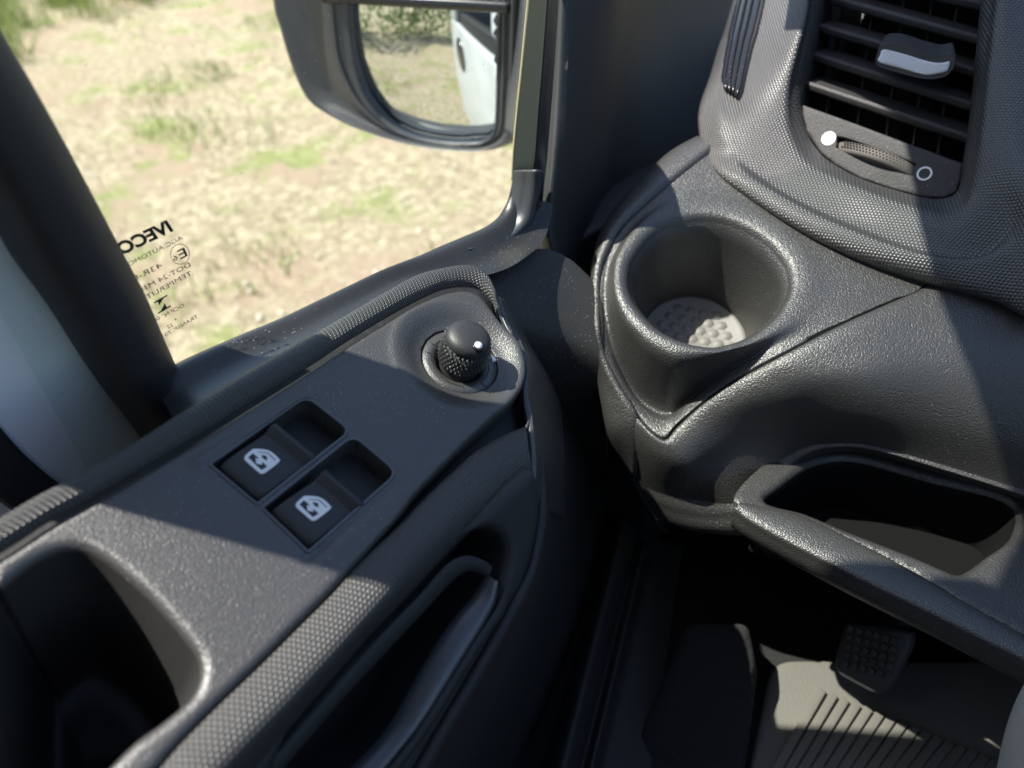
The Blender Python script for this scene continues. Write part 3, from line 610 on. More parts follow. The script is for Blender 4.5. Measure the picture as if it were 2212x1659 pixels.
# mirror adjustment knob
KN = Plane(PANEL.at(kc2[0], kc2[1], -.0052), PANEL.n)
kq = lambda a, b, h=0: KN.at(a, b, h)
knob = dpart('mirror_knob', lathe(KN.p, KN.n, [(RR-.0003, -.006), (RR-.0003, 0), (.0112, 0), (.0105, -.0014), (.0085, -.0045)], 72, cap1=False), M['panel'], label='black ribbed mirror adjustment knob with a white dot')
kax = PANEL.n + np.array([-.035, -.01, .05]); kax /= np.linalg.norm(kax)
dpart('grip', lathe(KN.p-kax*.004, kax, [(.0085, 0), (.0088, .002), (.0082, .003), (.0092, .0048), (.0098, .0056), (.0094, .0130), (.0091, .0134)], 64), M['knob'], knob)
dpart('cap', lathe(KN.p, kax, [(.0092, .0132), (.0095, .0136), (.0095, .0146), (.0092, .0158), (.0084, .0169), (.0068, .0179), (.0045, .0185), (.0020, .0188), (.0004, .0188)], 64), M['knob'], knob)
V = []; F = []
ku = np.cross(kax, [0, 0, 1.0]); ku /= np.linalg.norm(ku); kv = np.cross(kax, ku)
for r in range(6):
    for k in range(34):
        a = 2*math.pi*(k+.5*(r % 2))/34; h = .0036+r*.0018
        rad = np.cos(a)*ku+np.sin(a)*kv; tg = np.cross(kax, rad); c = KN.p+kax*h+rad*.0098
        b = len(V); V += [c+tg*.00075, c+kax*.0008, c-tg*.00075, c-kax*.0008, c+rad*.0011]; F += [(b, b+1, b+4), (b+1, b+2, b+4), (b+2, b+3, b+4), (b+3, b, b+4)]
g = dpart('grip_studs', mesh(V, F), M['knob'], knob, kind='stuff', smooth=False)
# dot near the rim of the cap
dd = P(1046, 703, .28)-KN.p; dd -= kax*np.dot(dd, kax); dd /= np.linalg.norm(dd)
dpart('dot_mark', lathe(KN.p+dd*.0066+kax*.0172, kax, [(.0025, -.002), (.0025, .0008), (.0022, .0011)], 24), M['gloss'], knob)
dpart('dot_dash', lathe(KN.p+dd*.0066+kax*.0185, kax, [(.0017, -.001), (.0016, .0001)], 20), M['white'], knob)
# grooves and arrows on the ring: thin raised arcs
def arc(a0, a1, r, wd, n=24):
    pts = [kq(r*math.cos(a), r*math.sin(a), .0001) for a in np.linspace(a0, a1, n)]
    return tube(pts, wd, 5, 0)
def ang(x, y): q = KN.to2(KN.hit(x, y)); return math.atan2(q[1], q[0])
aa = [ang(*q) for q in ((935, 826-14), (1000, 838), (1052, 831), (1085, 765), (920, 757), (975, 700))]
def arcs(a0, a1):
    if a1-a0 > math.pi: a1 -= 2*math.pi
    if a0-a1 > math.pi: a1 += 2*math.pi
    e = [tube([kq(r*math.cos(a), r*math.sin(a), .0001) for r in (.0128, .0164)], .00018, 5, 0) for a in (a0, a1)]
    return [arc(a0, a1, .0128, .00018)]+e
gro = []
for (p, q) in (((918, 760), (1000, 836)), ((1048, 835), (1086, 775)), ((922, 735), (982, 698))): gro += arcs(ang(*p), ang(*q))
dpart('ring_marks', join(*gro), M['slat'], knob)
tri = np.array([KN.to2(KN.hit(x, y)) for x, y in ((1062, 768), (1063, 782), (1076, 779))])
dpart('arrow_mark', plate(KN, tri, fil=0, skirt=.0004, h0=.0003, flat=True), M['white'], knob)

# window switches
icon_o = [(640, 290), (1280, 360), (1740, 720), (1755, 900), (1110, 1400), (980, 1420), (850, 1380), (220, 820), (180, 700), (240, 570), (500, 350)]
icon_h = [[(730, 400), (800, 420), (1200, 440), (1290, 470), (1630, 800), (1610, 840), (1580, 825), (1240, 500), (1190, 485), (800, 458)],
          [(965, 555), (1200, 610), (1240, 815), (1100, 795), (975, 680)],
          [(560, 480), (830, 710), (820, 740), (760, 748), (690, 700), (720, 960), (1000, 1020), (970, 920), (1010, 890), (1240, 1110), (960, 1280), (330, 680)]]
def switch(cor, rid, ox, oy, label):
    # cor: low-left, low-bottom corners; rid: far-left, far-right of the ridge (panel pixels)
    a, b = [PANEL.hit(*q) for q in cor]; c, d = [PANEL.hit(*q) for q in rid]
    prof = [(0, -.009), (.0, -.0040), (.02, -.0028), (.07, -.0018), (.16, -.0011), (.30, -.0008), (.55, -.0010), (.72, -.0014), (.80, -.0012), (.86, .0000), (.92, .0011), (.97, .0012), (1.0, .0006), (1.005, -.001), (1.01, -.011)]
    G = []
    for s, h in prof:
        row = []
        for t, dh in ((-.001, -.012), (0, -.0008), (.03, -.0001), (.1, 0), (.5, 0), (.9, 0), (.97, -.0001), (1, -.0008), (1.001, -.012)):
            row.append((a*(1-t)+b*t)*(1-s)+(c*(1-t)+d*t)*s + PANEL.n*(h+dh if dh > -.01 else min(h, -.002)-.009))
        G.append(row)
    sw = dpart('window_switch', grid_mesh(np.array(G)), M['switch'], label=label)
    m = sw.modifiers.new('bevel', 'BEVEL'); m.width = .0002; m.segments = 2; m.limit_method = 'ANGLE'
    f = lambda q: np.array([PANEL.to2(PANEL.hit(519.9+ox+.04667*x, 956.8+oy+.04667*y, -.0008)) for x, y in q])
    dpart('window_icon', plate(PANEL, crom(f(icon_o), 44, True), [f(h) for h in icon_h], fil=0, skirt=.0003, hskirt=[.0003]*3, h0=-.00055, flat=True), M['white'], sw, smooth=False)
    return sw
switch([(466, 1003), (556, 1081)], [(594, 914), (684, 988)], 0, 0, 'rear of the two window rockers, nearer the side window')
switch([(580, 1101), (667, 1182)], [(702, 1016), (788, 1088)], 110.8, 101.5, 'window rocker nearer the padded roll')
for (q, lo) in ((sw1, .0115), (sw2, .0115)):
    m = plate(PANEL, densify(q, .0015), [], res=.003, fil=0, skirt=0, h0=-lo); dpart('switch_well', m, M['switch'])
    dpart('switch_bezel', tube([PANEL.at(p[0], p[1], -.0001) for p in densify(q, .001)], .0006, 6, 0, closed=True), M['handle2'])
# finger scoop inside each opening
for fx in (((700, 905), (735, 930)), ((815, 1005), (848, 1022))):
    pass

# ------------------------------------------------------------------ dashboard end
dash = empty('dashboard', (-.1, .36, EYE-.3), 'black grained dashboard corner with a round cup holder and an open shelf under it', 'dashboard')
def hpart(name, m, mat, parent=None, **k): return link(name, m, mat, parent or dash, **k)
# cup opening (px) and outer seam with drop below the dash plane
cup_px = [(1705, 597), (1700, 632), (1672, 677), (1619, 719), (1567, 737), (1532, 740), (1479, 730), (1427, 705), (1388, 667), (1367, 632), (1361, 597), (1371, 555), (1413, 502), (1462, 478), (1514, 469), (1567, 474), (1619, 495), (1665, 527), (1696, 565)]
cup2 = loop2(DASH, cup_px, 120); cc = cup2.mean(0)
rad = np.hypot(*(cup2-cc).T).mean(); NT = 260
# outer line of the top moulding: (x, y, drop)
out_px = [(1991, 621, 0), (2010, 560, 0), (1940, 520, 0), (1800, 470, 0), (1660, 400, 0), (1540, 330, 0), (1455, 387, 0), (1398, 433, -.002), (1358, 471, -.004), (1331, 505, -.006), (1312, 540, -.008), (1299, 572, -.010), (1292, 612, -.012), (1291, 660, -.015), (1295, 705, -.019), (1307, 769, -.027), (1335, 830, -.034), (1371, 886, -.0395), (1400, 922, -.041), (1425, 942, -.041), (1440, 944, -.041), (1455, 922, -.039), (1500, 882, -.032), (1560, 835, -.0215), (1630, 795, -.0117), (1700, 758, -.0038), (1819, 697, 0), (1920, 652, 0)]
o3 = np.array([DASH.hit(*q) for q in out_px]); o2 = np.array([[*DASH.to2(q), np.dot(q-DASH.p, DASH.n)] for q in o3])
o2 = crom(o2, 900, True)
oa = np.arctan2(o2[:, 1]-cc[1], o2[:, 0]-cc[0])
ring = []
for k in range(NT):
    t_ = -math.pi+2*math.pi*(k+.5)/NT
    d = np.abs((oa-t_+math.pi) % (2*math.pi)-math.pi); ring.append(o2[np.argmin(d)])
ring = np.array(ring)
for _ in range(2): ring[:, 2] = (np.roll(ring[:, 2], 1)+ring[:, 2]*2+np.roll(ring[:, 2], -1))/4
tt = -math.pi+2*math.pi*(np.arange(NT)+.5)/NT; dirs = np.stack([np.cos(tt), np.sin(tt)], 1)
ca = np.arctan2(cup2[:, 1]-cc[1], cup2[:, 0]-cc[0]); cr = np.hypot(*(cup2-cc).T); oi = np.argsort(ca)
cupr = np.interp(tt, np.concatenate([ca[oi]-2*math.pi, ca[oi], ca[oi]+2*math.pi]), np.tile(cr[oi], 3))
Rout = np.hypot(ring[:, 0]-cc[0], ring[:, 1]-cc[1])
rows = []
def row(r, h): rows.append(np.array([DASH.at(cc[0]+dirs[k, 0]*r[k], cc[1]+dirs[k, 1]*r[k], h[k]) for k in range(NT)]))
z0 = np.zeros(NT)
for f, hh in ((.735, -.064), (.76, -.052), (.86, -.03), (.94, -.014), (.975, -.006), (1.0, -.0052), (1.018, -.0034), (1.045, -.0016), (1.08, -.0004), (1.12, .0)): row(cupr*f, z0+hh)
low = np.clip(-ring[:, 2]/.041, 0, 1)             # how far the front falls away
vin_ = [(1975, 618, 0), (1990, 562, 0), (1925, 525, 0), (1795, 475, 0), (1658, 408, 0), (1545, 340, 0), (1462, 393, 0), (1406, 438, -.002), (1368, 475, -.004), (1341, 508, -.006), (1322, 542, -.009), (1310, 574, -.012), (1304, 613, -.012), (1304, 660, -.0155), (1309, 705, -.0205), (1322, 769, -.0315), (1342, 815, -.040), (1372, 858, -.0445), (1405, 884, -.0465), (1430, 893, -.0465), (1452, 888, -.045), (1492, 864, -.039), (1560, 820, -.027), (1630, 780, -.0145), (1700, 742, -.005), (1815, 690, -.0005), (1910, 648, 0)]
v3 = np.array([DASH.hit(*q) for q in vin_]); v2_ = crom(np.array([[*DASH.to2(q), np.dot(q-DASH.p, DASH.n)] for q in v3]), 1200, True)
va_ = np.arctan2(v2_[:, 1]-cc[1], v2_[:, 0]-cc[0])
vr = np.array([v2_[np.argmin(np.abs((va_-t_+math.pi) % (2*math.pi)-math.pi))] for t_ in tt])
for _ in range(2): vr[:, 2] = (np.roll(vr[:, 2], 1)+vr[:, 2]*2+np.roll(vr[:, 2], -1))/4
Rv = np.minimum(np.hypot(vr[:, 0]-cc[0], vr[:, 1]-cc[1]), Rout-.0025)
for _ in range(2): Rv = (np.roll(Rv, 1)+Rv*2+np.roll(Rv, -1))/4
gap = Rv-cupr*1.12
rimw = np.minimum(.012, gap*.45)
for f in (.3, .65, 1.0):
    row(cupr*1.12+rimw*f, .0004*np.sin(f*math.pi)-low*.0035*f**2)
hv = ring[:, 2]*1.02 - .006*smooth((low-.62)/.33)
for f, g in ((.10, .16), (.22, .40), (.36, .66), (.52, .86), (.70, .97), (.88, 1.01), (1.0, 1.0)):
    row(cupr*1.12+rimw+(gap-rimw)*f, -low*.0035 + (hv+low*.0035)*g)
for f, g in ((.12, .35), (.28, .8), (.5, 1.0), (.85, 1.02)):
    row(Rv+(Rout-Rv)*f, hv+(ring[:, 2]-hv)*g)
row(Rout-.0006*np.ones(NT), ring[:, 2]); row(Rout, ring[:, 2]-.0008); row(Rout, ring[:, 2]-.008)
R_ = np.array(rows)
hpart('top_moulding', grid_mesh(R_, True, orient=DASH.at(cc[0], cc[1], .5), ), M['dash'])
# cup floor with a rubber insert of low domes
cax = DASH.n; cpos = DASH.at(cc[0], cc[1], -.060)
cb = hpart('cup_base', lathe(cpos, cax, [(rad*.80, 0), (rad*.80, .001), (rad*.70, .0012), (rad*.68, .0004), (rad*.02, .0004)], 72), M['cupmat'])
V = []; F = []
for i in range(-8, 9):
    for j in range(-8, 9):
        a_ = (i+.5*(j % 2))*.0078; b_ = j*.0068
        if math.hypot(a_, b_) > rad*.64: continue
        c = cpos+DASH.u*a_+DASH.v*b_+cax*.0004; b = len(V)
        V.append(c+cax*.0014)
        for rr_, hh in ((.0022, .001), (.0036, 0)):
            for k in range(6):
                an = k*math.pi/3; V.append(c+(DASH.u*math.cos(an)+DASH.v*math.sin(an))*rr_+cax*hh)
        for k in range(6):
            F += [(b, b+1+k, b+1+(k+1) % 6), (b+1+k, b+7+k, b+7+(k+1) % 6, b+1+(k+1) % 6)]
hpart('cup_domes', mesh(V, F), M['cupmat'], cb, kind='stuff')
# outer cheek on the door side of the seam
ck0 = [(1560, 300), (1500, 345), (1440, 392), (1396, 428), (1354, 467), (1326, 502), (1307, 538), (1294, 572), (1288, 620), (1290, 705), (1302, 769), (1331, 832), (1367, 892), (1369, 935), (1371, 985), (1378, 1045), (1426, 1122)]
ck1 = [(1510, 300), (1470, 322), (1438, 345), (1398, 385), (1352, 431), (1318, 476), (1298, 520), (1287, 565), (1283, 612), (1284, 690), (1290, 765), (1300, 820), (1312, 880), (1322, 930), (1338, 970), (1364, 1022), (1420, 1124)]
ckd = [0, 0, 0, -.001, -.003, -.005, -.007, -.009, -.012, -.018, -.027, -.034, -.0405, -.049, -.064, -.089, -.107]
k0 = [DASH.hit(q[0], q[1], d) for q, d in zip(ck0, ckd)]
k00 = [p-DASH.n*.008+DASH.v*0 for p in k0]
k1 = [DASH.hit(q[0], q[1], d-.006) for q, d in zip(ck1, ckd)]
k2 = [DASH.hit(q[0]+2, q[1]+8, d-.022) for q, d in zip(ck1, ckd)]
k3 = [DASH.hit(q[0]+25, q[1]+25, d-.055) for q, d in zip(ck1, ckd)]
hpart('door_side_cheek', surf([k00, k0, k1, k2, k3], 140, 6, par='uniform'), M['dash'], thick=.002)
# front corner below the seam tip
def bh(lst): return [DASH.hit(x, y, h) for x, y, h in lst]
# rounded front of the dashboard, from the seam down to the shelf opening
b0l = [(1369, 893, -.0415), (1402, 930, -.041), (1437, 951, -.0415), (1464, 925, -.039), (1506, 886, -.0325), (1566, 839, -.022), (1636, 799, -.012), (1706, 762, -.004), (1825, 701, 0), (1997, 625, 0), (2300, 487, 0), (2800, 270, 0)]
b1l = [(1370, 925, -.045), (1410, 957, -.0435), (1455, 975, -.0435), (1495, 948, -.040), (1535, 912, -.034), (1594, 868, -.023), (1664, 826, -.0125), (1736, 792, -.0045), (1850, 745, 0), (2010, 690, .001), (2300, 620, .002), (2800, 450, .002)]
b2l = [(1371, 960, -.051), (1418, 990, -.0475), (1475, 1003, -.0465), (1525, 972, -.043), (1567, 936, -.037), (1625, 893, -.026), (1697, 859, -.015), (1766, 834, -.0075), (1868, 815, -.0022), (2020, 800, -.001), (2300, 800, -.001), (2800, 780, -.001)]
b3l = [(1373, 1000, -.058), (1428, 1028, -.0525), (1495, 1035, -.051), (1553, 1006, -.0475), (1604, 974, -.042), (1658, 937, -.033), (1725, 907, -.023), (1787, 894, -.016), (1875, 892, -.0105), (2025, 905, -.0095), (2300, 960, -.009), (2800, 1060, -.009)]
b4l = [(1376, 1045, -.066), (1442, 1070, -.059), (1520, 1082, -.057), (1588, 1084, -.0545), (1632, 1040, -.049), (1677, 1001, -.043), (1737, 967, -.0345), (1796, 957, -.029), (1880, 962, -.025), (2022, 999, -.024), (2300, 1085, -.024), (2800, 1240, -.024)]
und = lambda q, d: [(x, y, h-d) for x, y, h in q]      # the front tucks back under its crest
b2l, b3l, b4l = und(b2l, .003), und(b3l, .011), und(b4l, .022)
b00 = [DASH.hit(x, y, h-.008) for x, y, h in b0l]
hpart('front_roll', surf([b00]+[bh(q) for q in (b0l, b1l, b2l, b3l, b4l)], 200, 8, par='uniform'), M['dash'])
b4r = b4l[3:]
b5r = [(1608, 1093, -.060), (1658, 1054, -.054), (1702, 1017, -.049), (1752, 984, -.041), (1806, 971, -.036), (1885, 976, -.032), (2020, 1015, -.031), (2300, 1103, -.031), (2800, 1258, -.031)]
b6r = [(1640, 1100, -.09), (1690, 1060, -.09), (1725, 1030, -.09), (1770, 1000, -.085), (1815, 985, -.08), (1890, 990, -.08), (2020, 1030, -.08), (2300, 1118, -.08), (2800, 1275, -.08)]
b4u = [(x-3, y-3, h-.0005) for x, y, h in b4r]
hpart('shelf_frame', surf([bh(b4r), bh(und(b5r, .021)), bh(und(b6r, .02))], 120, 8, par='uniform'), M['dash'])
g0_ = bh(b4l[:4]); g1_ = bh([(1386, 1072, -.094), (1452, 1102, -.088), (1530, 1116, -.085), (1604, 1114, -.080)]); g2_ = bh([(1427, 1125, -.108), (1480, 1144, -.102), (1550, 1154, -.098), (1640, 1156, -.090)]); g3_ = bh([(1450, 1110, -.14), (1500, 1130, -.14), (1570, 1140, -.14), (1660, 1150, -.13)])
hpart('lower_fascia', surf([g0_, g1_, g2_, g3_], 50, 8, par='uniform'), M['dash'])
# shelf lip and tray
ZL = EYE-.28; LIP = Plane((0, 0, ZL), (0, 0, 1))
li = px(LIP, [(1600, 1085), (1640, 1092), (1717, 1110), (1817, 1155), (1967, 1233), (2090, 1305), (2240, 1390), (2800, 1710)])
lo = px(LIP, [(1590, 1098), (1620, 1118), (1690, 1155), (1867, 1245), (2020, 1320), (2120, 1372), (2280, 1455), (2860, 1770)])
lm = [(p+q)/2+np.array([0, 0, .0012]) for p, q in zip(li, lo)]
lf = [p+np.array([0, 0, -.004])+.10*(p-q) for p, q in zip(lo, li)]
ld = [p+np.array([0, .002, -.016])+.10*(p-q) for p, q in zip(lo, li)]
lu = [p+np.array([0, .02, -.022]) for p in ld]
lin = [p+np.array([0, .003, -.004]) for p in li]
hpart('shelf_lip', surf([lin, li, lm, lo, lf, ld, lu], 120, 6), M['dash'])
tray_px = [(1655, 1080), (1740, 1105), (1830, 1142), (1960, 1192), (2035, 1224), (2066, 1236), (2092, 1228), (2130, 1200), (2190, 1150), (2180, 1080), (2000, 1030), (1850, 990), (1760, 1000), (1690, 1045)]
LT = Plane((0, 0, ZL-.006), (0, 0, 1))
tl = loop2(LT, tray_px, 120)
tout = loop2(LT, [(1585, 1080), (1660, 1112), (1760, 1140), (1870, 1180), (2000, 1250), (2100, 1311), (2300, 1420), (2800, 1700), (2850, 1050), (2000, 960), (1850, 930), (1740, 950), (1640, 1010)], 100)
hpart('shelf_tray', plate(LT, tout, [tl], res=.004, fil=.001, hfil=[.004], skirt=.002, hskirt=[.003]), M['dash'])
hpart('tray_liner', grid_mesh(np.array([[LT.at(q[0], q[1], h) for q in tl] for h in (-.0035, -.02, -.042)]), True, orient=LT.at(*tl.mean(0), .0)), M['tray_shade'])
hpart('tray_floor', plate(LT, tl, [], res=.006, fil=0, skirt=0, h0=-.041), M['tray_shade'])
# shelf interior back and roof
def wall(name, pts, mat): return hpart(name, mesh(pts, [list(range(len(pts)))], orient=C0), mat, smooth=False, thick=.003)
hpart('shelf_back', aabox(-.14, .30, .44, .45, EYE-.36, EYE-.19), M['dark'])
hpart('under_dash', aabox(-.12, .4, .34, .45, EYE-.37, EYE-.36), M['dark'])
hpart('firewall', aabox(-.30, 1.1, .62, .64, FLOOR_Z-.05, EYE-.15), M['carpet'])
hpart('unseen_dash_block', aabox(.075, 1.1, .33, .62, EYE-.34, EYE-.12, .02), M['dark'])  # unseen dash body, extended to keep skylight out of the footwell
hpart('gap_sun_block', aabox(-.249, -.165, .30, .52, FLOOR_Z, EYE-.30, .004), M['dark'])  # added panel, stops sun passing the door gap onto the floor
st = empty('unseen_seat', (.15, -.3, FLOOR_Z), 'unseen dark driver seat added to shade the footwell', 'seat')  # unseen seat, added to block skylight from the footwell
link('cushion', aabox(-.10, .42, -.5, .02, FLOOR_Z+.02, EYE-.29, .03), M['carpet'], st)
link('backrest', aabox(-.10, .42, -.62, -.5, FLOOR_Z+.1, EYE+.3, .03), M['carpet'], st)

# ------------------------------------------------------------------ air vent
vent = empty('air_vent', (-.1, .44, EYE-.15), 'black air vent with honeycomb surround, tilting slats and a silver-tipped tab on the dashboard', 'air vent')
def vpart(name, m, mat, parent=None, **k): return link(name, m, mat, parent or vent, **k)
vin = [(1830, -420), (1774, 0), (1753, 115), (1735, 182), (1732, 235), (1742, 285), (1770, 329), (1805, 357), (1858, 385), (1928, 409), (1998, 427), (2040, 428), (2066, 415), (2077, 385), (2082, 340), (2092, 280), (2103, 175), (2120, 0), (2160, -420)]
vcr = [(1795, -420), (1735, 0), (1708, 115), (1692, 182), (1688, 240), (1697, 295), (1724, 347), (1765, 378), (1845, 412), (1930, 444), (2010, 470), (2055, 479), (2090, 462), (2112, 420), (2124, 360), (2136, 280), (2148, 175), (2168, 0), (2210, -420)]
vsh = [(1735, -420), (1655, 0), (1627, 115), (1609, 200), (1599, 260), (1610, 320), (1645, 372), (1700, 415), (1800, 465), (1890, 500), (1985, 533), (2060, 550), (2135, 540), (2185, 480), (2212, 390), (2228, 290), (2242, 175), (2262, 0), (2320, -420)]
vou = [(1700, -400, .57), (1578, 21, .495), (1553, 98, .478), (1533, 165, .462), (1512, 225, .449), (1508, 270, .441), (1520, 322, .432), (1553, 374, None), (1640, 437, None), (1740, 498, None), (1840, 545, None), (1940, 580, None), (2050, 612, None), (2160, 645, None), (2300, 690, None), (2420, 500, .35), (2440, 300, .355), (2450, 0, .37), (2480, -420, .42)]
I = px(VENT, vin); CR = [P(x, y, VENT.depth(x, y)-.014) for x, y in vcr]
dzc = [VENT.depth(x, y)-.014 for x, y in vcr]
hov = np.interp(np.arange(19), [0, 6, 8, 12, 14, 18], [0, 0, .003, .008, .012, .012])
dzo = [z if z else DASH.depth(x, y, hov[i]) for i, (x, y, z) in enumerate(vou)]
blg = np.interp(np.arange(19), [0, 5, 8, 12, 18], [.010, .010, .006, .005, .006])
SH = [P(x, y, (a+b)/2-c) for (x, y), a, b, c in zip(vsh, dzc, dzo, blg)]
OU = [P(x, y, z) for (x, y, _), z in zip(vou, dzo)]
I0 = [p-VENT.n*.012 for p in I]; OU2 = [p+(s-p)*.25-DASH.n*(.006+h_) for p, s, h_ in zip(OU, SH, hov)]
IM = [(a*.55+b*.45)+VENT.n*.002 for a, b in zip(I, CR)]
OM = [(a*.5+b*.5)+(np.array([-.3, -.5, .8]))*.004 for a, b in zip(SH, OU)]
def planar_uv(me, pl):
    v = np.zeros(len(me.vertices)*3); me.vertices.foreach_get('co', v); v = v.reshape(-1, 3)-pl.p
    uv = np.stack([v@pl.v, v@pl.u], 1); idx = np.zeros(len(me.loops), int); me.loops.foreach_get('vertex_index', idx)
    me.uv_layers[0].data.foreach_set('uv', uv[idx].ravel()); return me
bez = vpart('vent_surround', planar_uv(surf([I0, I, IM, CR, SH, OM, OU, OU2], 220, 7, par='uniform'), Plane(VENT.p, (-.25, -.72, .64))), M['hex'])
# slats
def slat(a, b, back, th, dp):
    a, b = np.array(a), np.array(b); d = (b-a)/np.linalg.norm(b-a)
    bk = np.array(back)/np.linalg.norm(back); bk -= d*np.dot(bk, d); bk /= np.linalg.norm(bk); n = np.cross(d, bk)
    if n[2] < 0: n = -n
    prof = [(dp, 0), (.004, th*.1), (.0012, th*.28), (0, 0), (.0005, -th*.5), (.002, -th*.7), (dp, -th*.6)]
    G = np.array([[q+bk*u+n*v for q in (a, a*.5+b*.5, b)] for u, v in prof+[prof[0]]])
    V = G.reshape(-1, 3); F = []
    k = len(prof)+1
    for i in range(k-1):
        for j in range(2): F.append((i*3+j, i*3+j+1, (i+1)*3+j+1, (i+1)*3+j))
    F.append([i*3 for i in range(k-1)]); F.append([i*3+2 for i in range(k-1)][::-1])
    me = mesh(V, F); bm = bmesh.new(); bm.from_mesh(me); bmesh.ops.recalc_face_normals(bm, faces=bm.faces); bm.to_mesh(me); bm.free(); return me
bdir = (P(1926, 122, .42)-P(1915, 160, .40))
for (p, q) in (((1846, -300), (2168, -250)), ((1838, -240), (2163, -184)), ((1828, -180), (2157, -118)), ((1814, -120), (2150, -52)), ((1800, -62), (2140, 14)), ((1795, -4), (2122, 86)), ((1768, 57), (2113, 156)), ((1751, 117), (2102, 229)), ((1737, 180), (2094, 299))):
    s = vpart('slat', slat(VENT.hit(p[0], p[1], -.004), VENT.hit(q[0], q[1], -.004), bdir, .0055, .019), M['slat'])
    mod = s.modifiers.new('bevel', 'BEVEL'); mod.width = .0004; mod.segments = 2; mod.limit_method = 'ANGLE'
# upright vanes deep behind
for x in (1800, 1870, 1935, 1995, 2050):
    a_, b_ = VENT.hit(x+25, -40, -.026), VENT.hit(x-25, 340, -.026)
    vpart('rear_vane', box_mesh((a_+b_)/2, (b_-a_)/2, np.cross(b_-a_, VENT.n)/np.linalg.norm(b_-a_)*.0006, VENT.n*.006), M['slat'], smooth=False)
vb = loop2(VENT, vin, 80)
vpart('vent_box', plate(VENT, vb*1.02, [], res=.006, fil=0, skirt=0, h0=-.045), M['dark'])
# side walls of the vent duct
Gd = np.array([[VENT.at(q[0]*1.005, q[1]*1.005, h) for q in vb] for h in (-.008, -.047)])
vpart('vent_duct', grid_mesh(Gd, True), M['slat'])
# control plate with slot
slot_px = [(1808, 303), (1823, 297), (1965, 348), (1974, 358), (1971, 371), (1958, 377), (1817, 325), (1810, 315)]
cp_px = [(1733, 228), (1736, 226), (1850, 267), (1965, 310), (2081, 352), (2077, 388), (2066, 416), (2040, 428), (1998, 427), (1928, 409), (1858, 385), (1805, 357), (1770, 329), (1742, 285), (1732, 245)]
CPL = Plane(P(1900, 320, VENT.depth(1900, 320)+.002), (.08, -.83, .54))
cpl = loop2(CPL, cp_px, 4, False); slot = crom(loop2(CPL, slot_px, 4, False), 40, True)
vpart('control_plate', plate(CPL, densify(cpl, .002), [densify(slot, .001)], res=.002, fil=.0012, hfil=[.0006], skirt=.02, hskirt=[.01]), M['slat'])
# thumb wheel
wa, wb = CPL.hit(1814, 312, -.001), CPL.hit(1968, 366, -.001); wd = (wb-wa); wl = np.linalg.norm(wd); wd /= wl
wx = np.cross(VENT.n, wd); wc = (wa+wb)/2-VENT.n*.0342; R0 = .0395
mw = lathe(wc-wx*.0036, wx, [(R0-.0016, 0), (R0-.0004, .0008), (R0-.0002, .0016), (R0, .0022), (R0, .0054), (R0-.0008, .0064), (R0-.0018, .0070)], 90, cap0=True)
wheel = vpart('thumb_wheel', mw, M['wheel'])
V = []; F = []
for r in range(3):
    for k in range(130):
        a_ = 2*math.pi*(k+.5*(r % 2))/130; rad_ = math.cos(a_)*VENT.n+math.sin(a_)*wd
        if np.dot(rad_, VENT.n) < .9: continue
        tg = np.cross(wx, rad_); c = wc+wx*(-.0008+r*.0014)+rad_*(R0-.0001); b = len(V)
        V += [c+tg*.0006+wx*.0005, c-tg*.0006+wx*.0005, c-tg*.0006-wx*.0005, c+tg*.0006-wx*.0005, c+rad_*.0011]; F += [(b, b+1, b+4), (b+1, b+2, b+4), (b+2, b+3, b+4), (b+3, b, b+4)]
vpart('wheel_studs', mesh(V, F), M['wheel'], wheel, kind='stuff', smooth=False)
def disc(cx, cy, r, hole=0):
    c = CPL.to2(CPL.hit(cx, cy)); k = r/FPX*CPL.depth(cx, cy); t_ = np.linspace(0, 2*math.pi, 40, endpoint=False); u_ = np.stack([np.cos(t_), np.sin(t_)], 1)
    return plate(CPL, c+u_*k, [c+u_*k*hole] if hole else [], fil=0, skirt=.0002, hskirt=[.0002] if hole else None, h0=.0003, flat=True)
vpart('open_mark', disc(1790, 299, 14.5), M['white'], smooth=False)
vpart('closed_mark', disc(1997, 375, 15, .74), M['white'], smooth=False)
# direction tab: soft black body and silver end
TP = Plane(P(1975, 135, VENT.depth(1975, 135)-.012), (.05, -.93, .36))
tabf = [(1909, 107), (1950, 116), (1989, 128), (2016, 135), (2036, 136), (2052, 133), (2049, 148), (2043, 156), (2016, 162), (1994, 162), (1950, 150), (1899, 135), (1902, 120)]
tbase = [(1895, 121), (1901, 103), (1914, 94), (1947, 96), (1989, 110), (2030, 120), (2056, 117), (2062, 138), (2046, 162), (2018, 170), (1990, 169), (1950, 159), (1900, 144), (1892, 134)]
t0 = px(TP, tbase, 0); dback = bdir/np.linalg.norm(bdir); tc = np.mean(t0, axis=0)
rings = [[tc+(p-tc)*.3 for p in t0], [tc+(p-tc)*.93-dback*.0003 for p in t0], t0, [tc+(p-tc)*1.03+dback*.003 for p in t0], [tc+(p-tc)*1.0+dback*.010 for p in t0], [tc+(p-tc)*.97+dback*.019 for p in t0]]
tab = vpart('direction_tab', surf(rings, 90, 4, closed=True), M['slat'])
tf = crom(loop2(TP, tabf, 4, False), 60, True)
vpart('silver_tip', plate(TP, tf, [], res=.0015, fil=.0006, skirt=.003, h0=.0012), M['silver'], tab)
